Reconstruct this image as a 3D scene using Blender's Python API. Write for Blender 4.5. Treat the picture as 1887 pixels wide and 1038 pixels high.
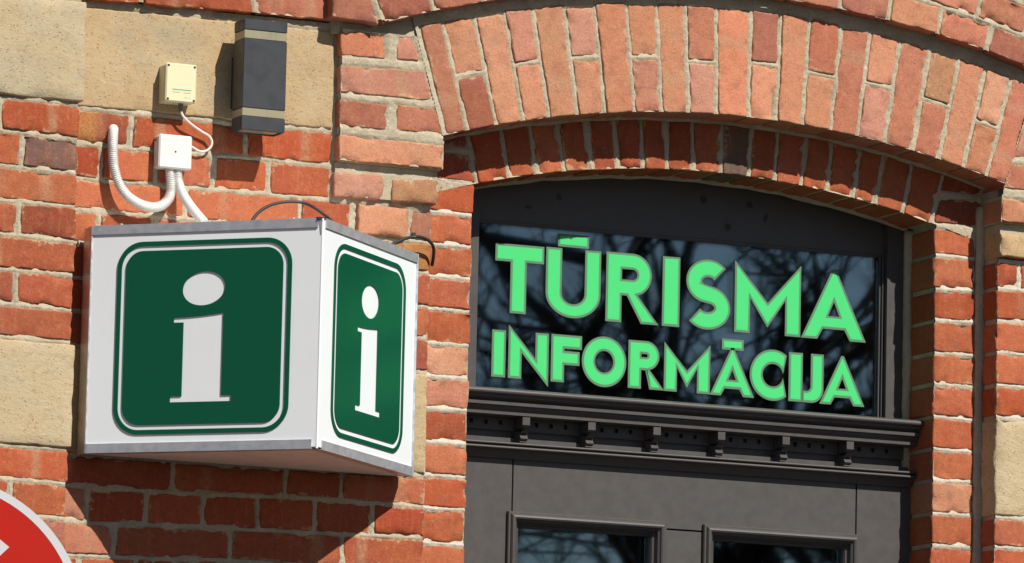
import bpy, math, random
import numpy as np
from mathutils import Vector, Matrix
from mathutils.geometry import tessellate_polygon

random.seed(7)
for _o in list(bpy.data.objects):
    bpy.data.objects.remove(_o)
SC = bpy.context.scene
COL = SC.collection
PI = math.pi

# ------------------------------------------------------------------ camera
W0, H0 = 1887.0, 1038.0
Z0 = 3.95                                # height of the first brick course line above the pavement
F_PX, YAW, PITCH, ROLL = 10923.9, .4202, .1404, .0224
CAM = np.array([-4.3652, -12.8243, -2.3057 + Z0])


def cam_axes():
    cy, sy, cp, sp = math.cos(YAW), math.sin(YAW), math.cos(PITCH), math.sin(PITCH)
    fw = np.array([sy * cp, cy * cp, sp])
    rt = np.array([cy, -sy, 0.])
    up = np.cross(rt, fw)
    cr, sr = math.cos(ROLL), math.sin(ROLL)
    return cr * rt + sr * up, -sr * rt + cr * up, fw


RT, UP, FW = cam_axes()
cam_data = bpy.data.cameras.new('camera')
cam = bpy.data.objects.new('camera', cam_data)
COL.objects.link(cam)
cam.matrix_world = Matrix(((RT[0], UP[0], -FW[0], CAM[0]), (RT[1], UP[1], -FW[1], CAM[1]),
                           (RT[2], UP[2], -FW[2], CAM[2]), (0, 0, 0, 1)))
cam_data.sensor_fit = 'HORIZONTAL'
cam_data.sensor_width = 36
cam_data.lens = F_PX / W0 * 36
cam_data.clip_start = .1
cam_data.clip_end = 2000
SC.camera = cam

# ------------------------------------------------------------------ light
SUN_TRAVEL = Vector((-.1262, .4528, -.4351)).normalized()
to_sun = -SUN_TRAVEL
world = bpy.data.worlds.new('World')
SC.world = world
world.use_nodes = True
wn = world.node_tree.nodes
sky = wn.new('ShaderNodeTexSky')
sky.sky_type = 'NISHITA'
sky.sun_disc = False
sky.sun_elevation = math.asin(to_sun.z)
sky.sun_rotation = math.atan2(to_sun.x, to_sun.y)
sky.air_density = .8
sky.dust_density = .4
sky.ozone_density = 1.5
world.node_tree.links.new(sky.outputs[0], wn['Background'].inputs[0])
wn['Background'].inputs[1].default_value = .05
sd = bpy.data.lights.new('sun', 'SUN')
sd.energy = 5.0
sd.angle = math.radians(.53)
sd.color = (1, .955, .88)
sun = bpy.data.objects.new('sun', sd)
COL.objects.link(sun)
sun.location = (3, -10, 14)
sun.rotation_euler = SUN_TRAVEL.to_track_quat('-Z', 'Y').to_euler()
SC.view_settings.view_transform = 'Standard'
SC.view_settings.look = 'None'
SC.view_settings.gamma = 1
SC.view_settings.exposure = .2


# ------------------------------------------------------------------ helpers
def bp(u, v, y):
    """pixel -> (x, z) on the vertical plane at depth y"""
    d = FW + ((u - W0 / 2) / F_PX) * RT + ((H0 / 2 - v) / F_PX) * UP
    t = (y - CAM[1]) / d[1]
    return CAM[0] + t * d[0], CAM[2] + t * d[2]


def bplane(u, v, p0, n):
    d = FW + ((u - W0 / 2) / F_PX) * RT + ((H0 / 2 - v) / F_PX) * UP
    t = np.dot(np.array(p0) - CAM, n) / np.dot(d, n)
    return CAM + t * d


def lin(c):
    c /= 255.
    return c / 12.92 if c <= .04045 else ((c + .055) / 1.055) ** 2.4


GAIN = 1.42


def tone(r, g, b):
    """sunlit picture tone -> base colour"""
    return (min(.85, lin(r) / GAIN), min(.85, lin(g) / GAIN), min(.85, lin(b) / GAIN), 1)


def tag(o, label=None, cat=None, group=None, kind=None):
    for k, v in (('label', label), ('category', cat), ('group', group), ('kind', kind)):
        if v:
            o[k] = v
    return o


def empty(name, loc=(0, 0, 0)):
    o = bpy.data.objects.new(name, None)
    COL.objects.link(o)
    o.location = loc
    o.empty_display_size = .1
    return o


def mobj(name, verts, faces, mat, parent=None, smooth=False, origin=None, attrs=None, sharp=None):
    me = bpy.data.meshes.new(name)
    verts = np.asarray(verts, dtype=np.float64)
    if origin is None:
        origin = (verts.min(0) + verts.max(0)) / 2
    origin = np.asarray(origin, dtype=np.float64)
    me.from_pydata((verts - origin).tolist(), [], faces)
    me.materials.append(mat)
    if smooth:
        me.polygons.foreach_set('use_smooth', [True] * len(me.polygons))
        if sharp:
            me.set_sharp_from_angle(angle=math.radians(sharp))
    if attrs:
        for k, a in attrs.items():
            at = me.attributes.new(k, 'FLOAT', 'POINT')
            at.data.foreach_set('value', np.asarray(a, dtype=np.float32))
    me.update()
    o = bpy.data.objects.new(name, me)
    COL.objects.link(o)
    o.location = origin
    if parent is not None:
        put(o, parent)
    return o


def put(o, parent):
    bpy_loc = o.location.copy()
    o.parent = parent
    off = Vector((0, 0, 0))
    p = parent
    while p is not None:
        off += p.location
        p = p.parent
    o.location = bpy_loc - off


class MB:
    def __init__(self):
        self.v, self.f = [], []

    def add(self, vs, fs):
        n = len(self.v)
        self.v += [tuple(p) for p in vs]
        self.f += [tuple(i + n for i in f) for f in fs]
        return self

    def box(self, x0, x1, y0, y1, z0, z1, b=0.0):
        if b <= 0:
            vs = [(x, y, z) for x in (x0, x1) for y in (y0, y1) for z in (z0, z1)]
            fs = [(0, 1, 3, 2), (4, 6, 7, 5), (0, 4, 5, 1), (2, 3, 7, 6), (0, 2, 6, 4), (1, 5, 7, 3)]
            return self.add(vs, fs)
        # chamfered box: every vertex split in three
        vs, idx = [], {}
        for i, x in enumerate((x0, x1)):
            for j, y in enumerate((y0, y1)):
                for k, z in enumerate((z0, z1)):
                    sx, sy, sz = (b if i == 0 else -b), (b if j == 0 else -b), (b if k == 0 else -b)
                    idx[i, j, k, 'x'] = len(vs); vs.append((x, y + sy, z + sz))
                    idx[i, j, k, 'y'] = len(vs); vs.append((x + sx, y, z + sz))
                    idx[i, j, k, 'z'] = len(vs); vs.append((x + sx, y + sy, z))
        fs = []
        for i in (0, 1):
            fs.append([idx[i, 0, 0, 'x'], idx[i, 0, 1, 'x'], idx[i, 1, 1, 'x'], idx[i, 1, 0, 'x']])
            fs.append([idx[0, i, 0, 'y'], idx[1, i, 0, 'y'], idx[1, i, 1, 'y'], idx[0, i, 1, 'y']])
            fs.append([idx[0, 0, i, 'z'], idx[0, 1, i, 'z'], idx[1, 1, i, 'z'], idx[1, 0, i, 'z']])
        for i in (0, 1):
            for j in (0, 1):
                fs.append([idx[i, j, 0, 'x'], idx[i, j, 1, 'x'], idx[i, j, 1, 'y'], idx[i, j, 0, 'y']])
                fs.append([idx[i, 0, j, 'x'], idx[i, 1, j, 'x'], idx[i, 1, j, 'z'], idx[i, 0, j, 'z']])
                fs.append([idx[0, i, j, 'y'], idx[1, i, j, 'y'], idx[1, i, j, 'z'], idx[0, i, j, 'z']])
                for k in (0, 1):
                    fs.append([idx[i, j, k, 'x'], idx[i, j, k, 'y'], idx[i, j, k, 'z']])
        c = Vector(((x0 + x1) / 2, (y0 + y1) / 2, (z0 + z1) / 2))
        out = []
        for f in fs:
            p = [Vector(vs[q]) for q in f]
            n = (p[1] - p[0]).cross(p[2] - p[0])
            m = sum(p, Vector()) / len(p)
            out.append(f if n.dot(m - c) > 0 else f[::-1])
        return self.add(vs, out)

    def cyl(self, a, b, r, n=12, r2=None):
        a, b = Vector(a), Vector(b)
        r2 = r if r2 is None else r2
        d = (b - a).normalized()
        u = d.orthogonal().normalized()
        w = d.cross(u)
        vs = [a + (u * math.cos(2 * PI * i / n) + w * math.sin(2 * PI * i / n)) * r for i in range(n)]
        vs += [b + (u * math.cos(2 * PI * i / n) + w * math.sin(2 * PI * i / n)) * r2 for i in range(n)]
        fs = [(i, (i + 1) % n, n + (i + 1) % n, n + i) for i in range(n)]
        fs += [tuple(range(n - 1, -1, -1)), tuple(range(n, 2 * n))]
        return self.add(vs, fs)

    def tube(self, pts, radii, n=10):
        pts = [Vector(p) for p in pts]
        base = len(self.v)
        u = None
        vs = []
        for i, p in enumerate(pts):
            d = (pts[min(i + 1, len(pts) - 1)] - pts[max(i - 1, 0)]).normalized()
            u = d.orthogonal().normalized() if u is None else (u - d * u.dot(d)).normalized()
            w = d.cross(u)
            r = radii[i] if hasattr(radii, '__len__') else radii
            vs += [p + (u * math.cos(2 * PI * k / n) + w * math.sin(2 * PI * k / n)) * r for k in range(n)]
        fs = []
        for i in range(len(pts) - 1):
            for k in range(n):
                fs.append((i * n + k, i * n + (k + 1) % n, (i + 1) * n + (k + 1) % n, (i + 1) * n + k))
        fs += [tuple(range(n - 1, -1, -1)), tuple(range((len(pts) - 1) * n, len(pts) * n))]
        return self.add(vs, fs)

    def build(self, name, mat, parent=None, smooth=False, origin=None, sharp=None):
        return mobj(name, self.v, self.f, mat, parent, smooth, origin, None, sharp)


def plate(polys, th, fr, name, mat, parent=None, origin=None):
    """polys: [outer, hole, ...] in (s,t); fr=(origin, axis s, axis t, normal); front face at +0, back at -th*normal"""
    o, a, b, n = [Vector(q) for q in fr]
    flat = [[Vector((p[0], p[1], 0)) for p in pl] for pl in polys]
    tris = tessellate_polygon(flat)
    pts = [p for pl in flat for p in pl]
    N = len(pts)
    vs = [o + a * p.x + b * p.y for p in pts] + [o + a * p.x + b * p.y - n * th for p in pts]
    fs = []
    for t in tris:
        p0, p1, p2 = (vs[i] for i in t)
        if (p1 - p0).cross(p2 - p0).dot(n) < 0:
            t = (t[0], t[2], t[1])
        fs.append(tuple(t))
        fs.append((t[0] + N, t[2] + N, t[1] + N))
    k = 0
    for pl in polys:
        m = len(pl)
        for i in range(m):
            j = (i + 1) % m
            fs.append((k + i, k + j, k + j + N, k + i + N))
        k += m
    o2 = mobj(name, [tuple(v) for v in vs], fs, mat, parent, origin=origin)
    bm_fix(o2)
    return o2


def bm_fix(o):
    import bmesh
    bm = bmesh.new()
    bm.from_mesh(o.data)
    bmesh.ops.recalc_face_normals(bm, faces=bm.faces)
    bm.to_mesh(o.data)
    bm.free()


def _hash(i, j, k, seed):
    h = (i * 374761393 + j * 668265263 + k * 1274126177 + seed * 144665) & 0x7fffffff
    h = ((h ^ (h >> 13)) * 1274126177) & 0x7fffffff
    h = ((h ^ (h >> 16)) * 668265263) & 0x7fffffff
    return (h & 0xffff) / 65535.0


def vnoise(p, scale, seed=0):
    q = np.asarray(p) * scale + 1000.0
    i = np.floor(q).astype(np.int64)
    f = q - i
    f = f * f * (3 - 2 * f)
    r = 0
    for a in (0, 1):
        for b in (0, 1):
            for c in (0, 1):
                w = (f[..., 0] if a else 1 - f[..., 0]) * (f[..., 1] if b else 1 - f[..., 1]) * (f[..., 2] if c else 1 - f[..., 2])
                r = r + w * _hash(i[..., 0] + a, i[..., 1] + b, i[..., 2] + c, seed)
    return r


def spline(pts, n=10):
    """Catmull-Rom through 3D points"""
    P = [Vector(p) for p in pts]
    P = [P[0] * 2 - P[1]] + P + [P[-1] * 2 - P[-2]]
    out = []
    for i in range(1, len(P) - 2):
        for k in range(n):
            t = k / n
            a, b, c, d = P[i - 1], P[i], P[i + 1], P[i + 2]
            out.append(.5 * ((2 * b) + (c - a) * t + (2 * a - 5 * b + 4 * c - d) * t * t + (3 * b - a - 3 * c + d) * t ** 3))
    out.append(P[-2])
    return out


# ------------------------------------------------------------------ materials
def mat(name):
    m = bpy.data.materials.new(name)
    m.use_nodes = True
    nt = m.node_tree
    return m, nt, nt.nodes, nt.links, nt.nodes['Principled BSDF']


def setp(b, **kw):
    names = {'rough': 'Roughness', 'metal': 'Metallic', 'spec': 'Specular IOR Level', 'coat': 'Coat Weight'}
    for k, v in kw.items():
        b.inputs[names[k]].default_value = v


class NB:
    """tiny node builder"""
    def __init__(self, nt):
        self.nt, self.n, self.l = nt, nt.nodes, nt.links
        self.geo = self.n.new('ShaderNodeNewGeometry')

    def pos(self, scale=(1, 1, 1)):
        m = self.n.new('ShaderNodeMapping')
        m.inputs['Scale'].default_value = scale
        self.l.new(self.geo.outputs['Position'], m.inputs[0])
        return m.outputs[0]

    def noise(self, scale, detail=4, rough=.6, vec=None, dist=0):
        t = self.n.new('ShaderNodeTexNoise')
        t.inputs['Scale'].default_value = scale
        t.inputs['Detail'].default_value = detail
        t.inputs['Roughness'].default_value = rough
        t.inputs['Distortion'].default_value = dist
        self.l.new(vec if vec is not None else self.geo.outputs['Position'], t.inputs['Vector'])
        return t.outputs[0]

    def voro(self, scale, vec=None, feature='F1'):
        t = self.n.new('ShaderNodeTexVoronoi')
        t.feature = feature
        t.inputs['Scale'].default_value = scale
        self.l.new(vec if vec is not None else self.geo.outputs['Position'], t.inputs['Vector'])
        return t.outputs[0]

    def ramp(self, fac, a, b, va=0., vb=1.):
        r = self.n.new('ShaderNodeMapRange')
        r.clamp = True
        r.interpolation_type = 'SMOOTHSTEP'
        self.l.new(fac, r.inputs[0])
        for i, q in enumerate((a, b, va, vb)):
            r.inputs[i + 1].default_value = q
        return r.outputs[0]

    def math(self, op, a, b=None):
        m = self.n.new('ShaderNodeMath')
        m.operation = op
        for i, q in enumerate((a, b)):
            if q is None:
                continue
            if isinstance(q, (int, float)):
                m.inputs[i].default_value = q
            else:
                self.l.new(q, m.inputs[i])
        return m.outputs[0]

    def mix(self, fac, a, b, mode='MIX'):
        m = self.n.new('ShaderNodeMix')
        m.data_type = 'RGBA'
        m.blend_type = mode
        for i, q in ((0, fac), (6, a), (7, b)):
            if isinstance(q, (int, float)):
                m.inputs[i].default_value = q
            elif isinstance(q, tuple):
                m.inputs[i].default_value = q
            else:
                self.l.new(q, m.inputs[i])
        return m.outputs[2]

    def bump(self, h, strength, dist, prev=None):
        b = self.n.new('ShaderNodeBump')
        b.inputs['Strength'].default_value = strength
        b.inputs['Distance'].default_value = dist
        self.l.new(h, b.inputs['Height'])
        if prev is not None:
            self.l.new(prev, b.inputs['Normal'])
        return b.outputs[0]


MORTAR_C = tone(218, 204, 176)


def make_brick_mat():
    m, nt, N, L, b = mat('brick')
    k = NB(nt)
    oi = N.new('ShaderNodeObjectInfo')
    base = oi.outputs['Color']
    rnd = oi.outputs['Random']
    # slow patches of lighter / browner clay
    big = k.noise(9, 3, .55)
    c = k.mix(k.ramp(big, .42, .68, 0, .42), base, k.mix(.6, base, tone(214, 140, 84)))
    mid = k.noise(26, 4, .6, dist=.6)
    c = k.mix(k.ramp(mid, .50, .74, 0, .5), c, k.mix(.62, base, tone(150, 76, 52)))
    # vertical and horizontal drag streaks
    st = k.noise(1, 3, .6, k.pos((95, 95, 9)))
    c = k.mix(k.ramp(st, .5, .78, 0, .24), c, tone(232, 168, 122))
    st2 = k.noise(1, 3, .6, k.pos((8, 8, 120)))
    c = k.mix(k.ramp(st2, .56, .8, 0, .25), c, tone(120, 62, 46))
    mot = k.noise(75, 3, .65)
    c = k.mix(k.ramp(mot, .30, .50, .5, 0), c, k.mix(.45, base, tone(140, 74, 56)))
    c = k.mix(k.ramp(mot, .54, .72, 0, .46), c, k.mix(.5, base, tone(236, 172, 132)))
    ab = N.new('ShaderNodeAttribute')
    ab.attribute_name = 'band'
    bm_ = k.math('MULTIPLY', ab.outputs['Fac'], k.ramp(k.noise(60, 3), .3, .6, .25, .8))
    c = k.mix(bm_, c, tone(206, 164, 128))
    a2 = N.new('ShaderNodeAttribute')
    a2.attribute_name = 'two'
    c = k.mix(k.math('MULTIPLY', a2.outputs['Fac'], .75), c, tone(216, 154, 92))
    # grey fire marks
    gm = k.noise(14, 2, .5)
    c = k.mix(k.ramp(gm, .66, .8, 0, .35), c, tone(150, 118, 104))
    # fine grain, pits and pale flecks
    fine = k.noise(290, 3, .75)
    c = k.mix(k.ramp(fine, .36, .62, .5, 0), c, k.mix(.5, base, (.05, .02, .012, 1)))
    pit = k.voro(125)
    pitm = k.math('MULTIPLY', k.ramp(pit, .05, .22, 1, 0), k.ramp(k.noise(40, 2), .46, .58))
    c = k.mix(k.math('MULTIPLY', pitm, .75), c, (.045, .022, .014, 1))
    fl = k.voro(110, k.pos((1, 1, 1.7)))
    flm = k.math('MULTIPLY', k.ramp(fl, .04, .16, 1, 0), k.ramp(k.noise(23, 2), .56, .66))
    c = k.mix(k.math('MULTIPLY', flm, .6), c, tone(230, 200, 170))
    # lime smear along the arrises
    at = N.new('ShaderNodeAttribute')
    at.attribute_name = 'edge'
    e = at.outputs['Fac']
    en = k.noise(85, 4, .65)
    en2 = k.noise(17, 2, .5)
    thr = k.math('MULTIPLY', k.math('MULTIPLY', k.ramp(en, .36, .72), k.ramp(en2, .40, .72)), .017)
    smear = k.ramp(k.math('SUBTRACT', e, thr), -.004, .0012, 1, 0)
    c = k.mix(k.math('MULTIPLY', smear, .62), c, tone(214, 184, 148))
    # soot along some edges
    sm2 = k.ramp(k.math('SUBTRACT', e, k.math('MULTIPLY', k.ramp(k.noise(31, 3), .5, .75), .02)), -.006, .002, 1, 0)
    c = k.mix(k.math('MULTIPLY', sm2, .28), c, tone(112, 70, 54))
    L.new(c, b.inputs['Base Color'])
    setp(b, rough=.88, spec=.25)
    h1 = k.bump(k.noise(190, 4, .7), .65, .0015)
    h2 = k.bump(k.noise(52, 4, .65), .65, .0026, h1)
    h3 = k.bump(pitm, -.6, .0015, h2)
    # hairline drag cracks
    ck = k.noise(1, 4, .7, k.pos((22, 22, 90)), dist=1.2)
    ckm = k.ramp(k.math('ABSOLUTE', k.math('SUBTRACT', ck, .5)), 0, .012, 1, 0)
    ckm = k.math('MULTIPLY', ckm, k.ramp(k.noise(12, 2), .52, .62))
    h4 = k.bump(ckm, -.7, .0016, h3)
    L.new(h4, b.inputs['Normal'])
    return m


def make_mortar_mat(name, base, dark, fleck=1.0):
    m, nt, N, L, b = mat(name)
    k = NB(nt)
    c = k.mix(k.ramp(k.noise(18, 4), .36, .7), base, dark)
    c = k.mix(k.ramp(k.noise(240, 3, .7), .52, .75, 0, .5 * fleck), c, tone(130, 114, 92))
    c = k.mix(k.ramp(k.noise(170, 2, .6), .62, .72, 0, .8 * fleck), c, tone(250, 240, 220))
    pit = k.voro(260)
    pm = k.math('MULTIPLY', k.ramp(pit, .08, .3, 1, 0), k.ramp(k.noise(90, 2), .52, .62))
    c = k.mix(k.math('MULTIPLY', pm, .8), c, (.07, .05, .035, 1))
    L.new(c, b.inputs['Base Color'])
    setp(b, rough=.95, spec=.15)
    h = k.bump(k.noise(330, 4, .7), .9, .0022)
    h = k.bump(pm, -.8, .002, h)
    h = k.bump(k.noise(90, 3, .6), .6, .003, h)
    L.new(h, b.inputs['Normal'])
    return m


def make_stone_mat():
    m, nt, N, L, b = mat('plaster_stone')
    k = NB(nt)
    oi = N.new('ShaderNodeObjectInfo')
    base = oi.outputs['Color']
    c = k.mix(k.ramp(k.noise(7, 4, .6), .36, .68, 0, .85), base, tone(214, 190, 150))
    c = k.mix(k.ramp(k.noise(4.5, 4, .6), .50, .68, 0, .6), c, tone(188, 176, 150))
    c = k.mix(k.ramp(k.noise(60, 4, .7), .5, .72, 0, .4), c, tone(170, 138, 98))
    pit = k.voro(1, k.pos((95, 95, 170)))
    pm = k.math('MULTIPLY', k.ramp(pit, .1, .3, 1, 0), k.ramp(k.noise(45, 2, .6), .44, .56))
    c = k.mix(k.math('MULTIPLY', pm, .8), c, tone(120, 98, 74))
    fl = k.voro(1, k.pos((75, 75, 120)))
    fm = k.math('MULTIPLY', k.ramp(fl, .05, .2, 1, 0), k.ramp(k.noise(30, 2), .48, .60))
    c = k.mix(k.math('MULTIPLY', fm, .85), c, tone(246, 226, 190))
    L.new(c, b.inputs['Base Color'])
    setp(b, rough=.95, spec=.12)
    h = k.bump(pm, -1, .0024)
    h = k.bump(k.noise(150, 4, .75), .8, .0022, h)
    h = k.bump(k.noise(1, 3, .7, k.pos((60, 60, 130))), .4, .003, h)
    h = k.bump(k.noise(22, 3, .6), .6, .004, h)
    L.new(h, b.inputs['Normal'])
    return m


def make_paint(name, base, rough=.45, dirt=.25, bump=.2, spec=.4):
    m, nt, N, L, b = mat(name)
    k = NB(nt)
    d = tuple(q * .55 for q in base[:3]) + (1,)
    c = k.mix(k.ramp(k.noise(11, 4, .6), .45, .75, 0, dirt), base, d)
    c = k.mix(k.ramp(k.noise(210, 2, .6), .70, .76, 0, dirt * 1.4), c, tuple(min(.8, q * 1.9 + .03) for q in base[:3]) + (1,))
    L.new(c, b.inputs['Base Color'])
    setp(b, spec=spec)
    L.new(k.ramp(k.noise(30, 3), .3, .7, rough * .85, min(1, rough * 1.2)), b.inputs['Roughness'])
    if bump:
        h = k.bump(k.noise(1, 3, .6, k.pos((160, 160, 35))), bump, .0008)
        L.new(h, b.inputs['Normal'])
    return m


def make_metal(name, base, rough=.4, metal=1.0):
    m, nt, N, L, b = mat(name)
    k = NB(nt)
    d = tuple(q * .7 for q in base[:3]) + (1,)
    c = k.mix(k.ramp(k.noise(35, 4, .65), .42, .72, 0, .6), base, d)
    c = k.mix(k.ramp(k.noise(1, 2, .6, k.pos((20, 20, 300))), .55, .75, 0, .3), c, d)
    L.new(c, b.inputs['Base Color'])
    setp(b, metal=metal)
    L.new(k.ramp(k.noise(50, 3), .3, .7, rough * .8, rough * 1.3), b.inputs['Roughness'])
    return m


def make_plastic(name, base, rough=.35, dirt=None, amt=.3, coat=0, tr=0):
    m, nt, N, L, b = mat(name)
    k = NB(nt)
    c = base
    if dirt:
        c = k.mix(k.ramp(k.noise(16, 4, .65), .48, .74, 0, amt), base, dirt)
        c = k.mix(k.ramp(k.noise(1, 3, .6, k.pos((60, 60, 7))), .58, .78, 0, amt * .7), c, dirt)
        L.new(c, b.inputs['Base Color'])
    else:
        b.inputs['Base Color'].default_value = base
    setp(b, rough=rough, coat=coat)
    if tr:
        b.inputs['Subsurface Weight'].default_value = 0
    L.new(k.bump(k.noise(3.2, 2, .5), .12, .02), b.inputs['Normal'])
    return m


def make_glass(name):
    m = bpy.data.materials.new(name)
    m.use_nodes = True
    nt = m.node_tree
    N, L = nt.nodes, nt.links
    N.remove(N['Principled BSDF'])
    k = NB(nt)
    out = N['Material Output']
    tr = N.new('ShaderNodeBsdfTransparent')
    tr.inputs[0].default_value = (.88, .92, .92, 1)
    gl = N.new('ShaderNodeBsdfGlossy')
    gl.inputs['Roughness'].default_value = .016
    gl.inputs['Color'].default_value = (.82, .95, 1.0, 1)
    fr = N.new('ShaderNodeFresnel')
    fr.inputs[0].default_value = 1.85
    wob = k.bump(k.noise(2.0, 1, .4), .03, .02)
    L.new(wob, gl.inputs['Normal'])
    mx = N.new('ShaderNodeMixShader')
    L.new(fr.outputs[0], mx.inputs[0])
    L.new(tr.outputs[0], mx.inputs[1])
    L.new(gl.outputs[0], mx.inputs[2])
    L.new(mx.outputs[0], out.inputs[0])
    return m


M = {}
M['brick'] = make_brick_mat()
M['mortar'] = make_mortar_mat('mortar', MORTAR_C, tone(198, 184, 156))
M['mortar_white'] = make_mortar_mat('mortar_white', tone(236, 226, 206), tone(216, 204, 180))
M['stone'] = make_stone_mat()
M['frame'] = make_paint('frame_paint', (.070, .064, .061, 1), .42, .12, .2)
M['alu'] = make_metal('aluminium', (.56, .58, .61, 1), .42, .6)
M['alu_dark'] = make_metal('aluminium_dull', (.70, .66, .62, 1), .36, .8)
M['white_panel'] = make_plastic('white_acrylic', (.80, .84, .86, 1), .3)
M['soffit'] = make_plastic('white_sheet', (.82, .82, .76, 1), .6, tone(190, 180, 160), .3)
M['green'] = make_plastic('green_acrylic', (.0025, .080, .038, 1), .18)
M['green'].node_tree.nodes['Principled BSDF'].inputs['Specular IOR Level'].default_value = .3
M['glass'] = make_glass('window_glass')
M['letter'] = make_plastic('letter_green', tone(66, 230, 126), .6)
M['letter_edge'] = make_plastic('letter_outline', tone(96, 138, 104), .6)
M['lamp'] = make_paint('lamp_anthracite', (.034, .038, .043, 1), .45, .0, .15, .35)
M['lens'] = make_plastic('frosted_lens', tone(172, 164, 134), .3, tone(120, 112, 90), .5)
M['cream'] = make_plastic('cream_plastic', tone(250, 243, 200), .4, tone(226, 200, 150), .35)
M['white_plastic'] = make_plastic('white_plastic', tone(252, 250, 244), .38, tone(226, 216, 198), .2)
M['black_rubber'] = make_plastic('black_rubber', (.022, .02, .02, 1), .5)
M['hole'] = make_plastic('dark_hole', (.012, .011, .01, 1), .8)
M['print_green'] = make_plastic('green_print', tone(110, 190, 150), .5)
M['print_grey'] = make_plastic('grey_print', tone(196, 186, 150), .5)
M['grey_gland'] = make_plastic('grey_gland', tone(120, 116, 112), .45)
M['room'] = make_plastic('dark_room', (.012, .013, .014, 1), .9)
M['red'] = make_plastic('red_sheeting', tone(206, 34, 16), .6)
M['red'].node_tree.nodes['Principled BSDF'].inputs['Specular IOR Level'].default_value = .2
M['reflective_white'] = make_plastic('white_sheeting', tone(236, 234, 236), .35)
M['galv'] = make_metal('galvanised_steel', (.45, .46, .47, 1), .45)
M['asphalt'] = make_mortar_mat('asphalt', (.05, .05, .051, 1), (.04, .04, .041, 1), .1)
M['paving'] = make_mortar_mat('paving', (.085, .08, .072, 1), (.07, .065, .06, 1), .1)
M['bark'] = make_mortar_mat('bark', (.055, .042, .033, 1), (.035, .028, .022, 1), .1)


def make_wall_mat():
    m, nt, N, L, b = mat('far_brickwork')
    k = NB(nt)
    t = N.new('ShaderNodeTexBrick')
    t.inputs['Scale'].default_value = 1
    t.inputs['Brick Width'].default_value = .27
    t.inputs['Row Height'].default_value = .08
    t.inputs['Mortar Size'].default_value = .006
    t.inputs['Color1'].default_value = tone(192, 96, 62)
    t.inputs['Color2'].default_value = tone(170, 82, 56)
    t.inputs['Mortar'].default_value = MORTAR_C
    mp = N.new('ShaderNodeMapping')
    mp.inputs['Rotation'].default_value = (PI / 2, 0, 0)
    L.new(k.geo.outputs['Position'], mp.inputs[0])
    L.new(mp.outputs[0], t.inputs[0])
    L.new(t.outputs[0], b.inputs['Base Color'])
    setp(b, rough=.9)
    return m


M['farwall'] = make_wall_mat()

# ------------------------------------------------------------------ brick maker
PAL = {
    'r': (192, 97, 65), 'd': (174, 86, 63), 'o': (206, 109, 71), 'y': (214, 150, 92), 'u': (136, 98, 90),
    'k': (216, 152, 128), 'b': (210, 178, 132), 'a': (228, 158, 122), 'p': (214, 140, 112), 'w': (186, 114, 94),
    'g': (120, 96, 82), 't': (208, 158, 118),
}
STONE_C = tone(200, 172, 130)


def shade_of(code, jit=1.0):
    r, g, b = PAL[code]
    j = random.gauss(0, 7 * jit)
    h = random.gauss(0, 5 * jit)
    return tone(min(250, r + j), max(20, g + j * .8 + h), max(15, b + j * .8 + h))


def grid_axis(length, step):
    e = [0, .0011, .0026, .005]
    if length < .03:
        e = [0, .0011, .0028]
    n = max(1, int(round((length - 2 * e[-1]) / step)))
    mid = [e[-1] + (length - 2 * e[-1]) * i / n for i in range(1, n)]
    a = e + mid + [length - q for q in e[::-1]]
    return np.array(a) / length


SEED = [0]


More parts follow.
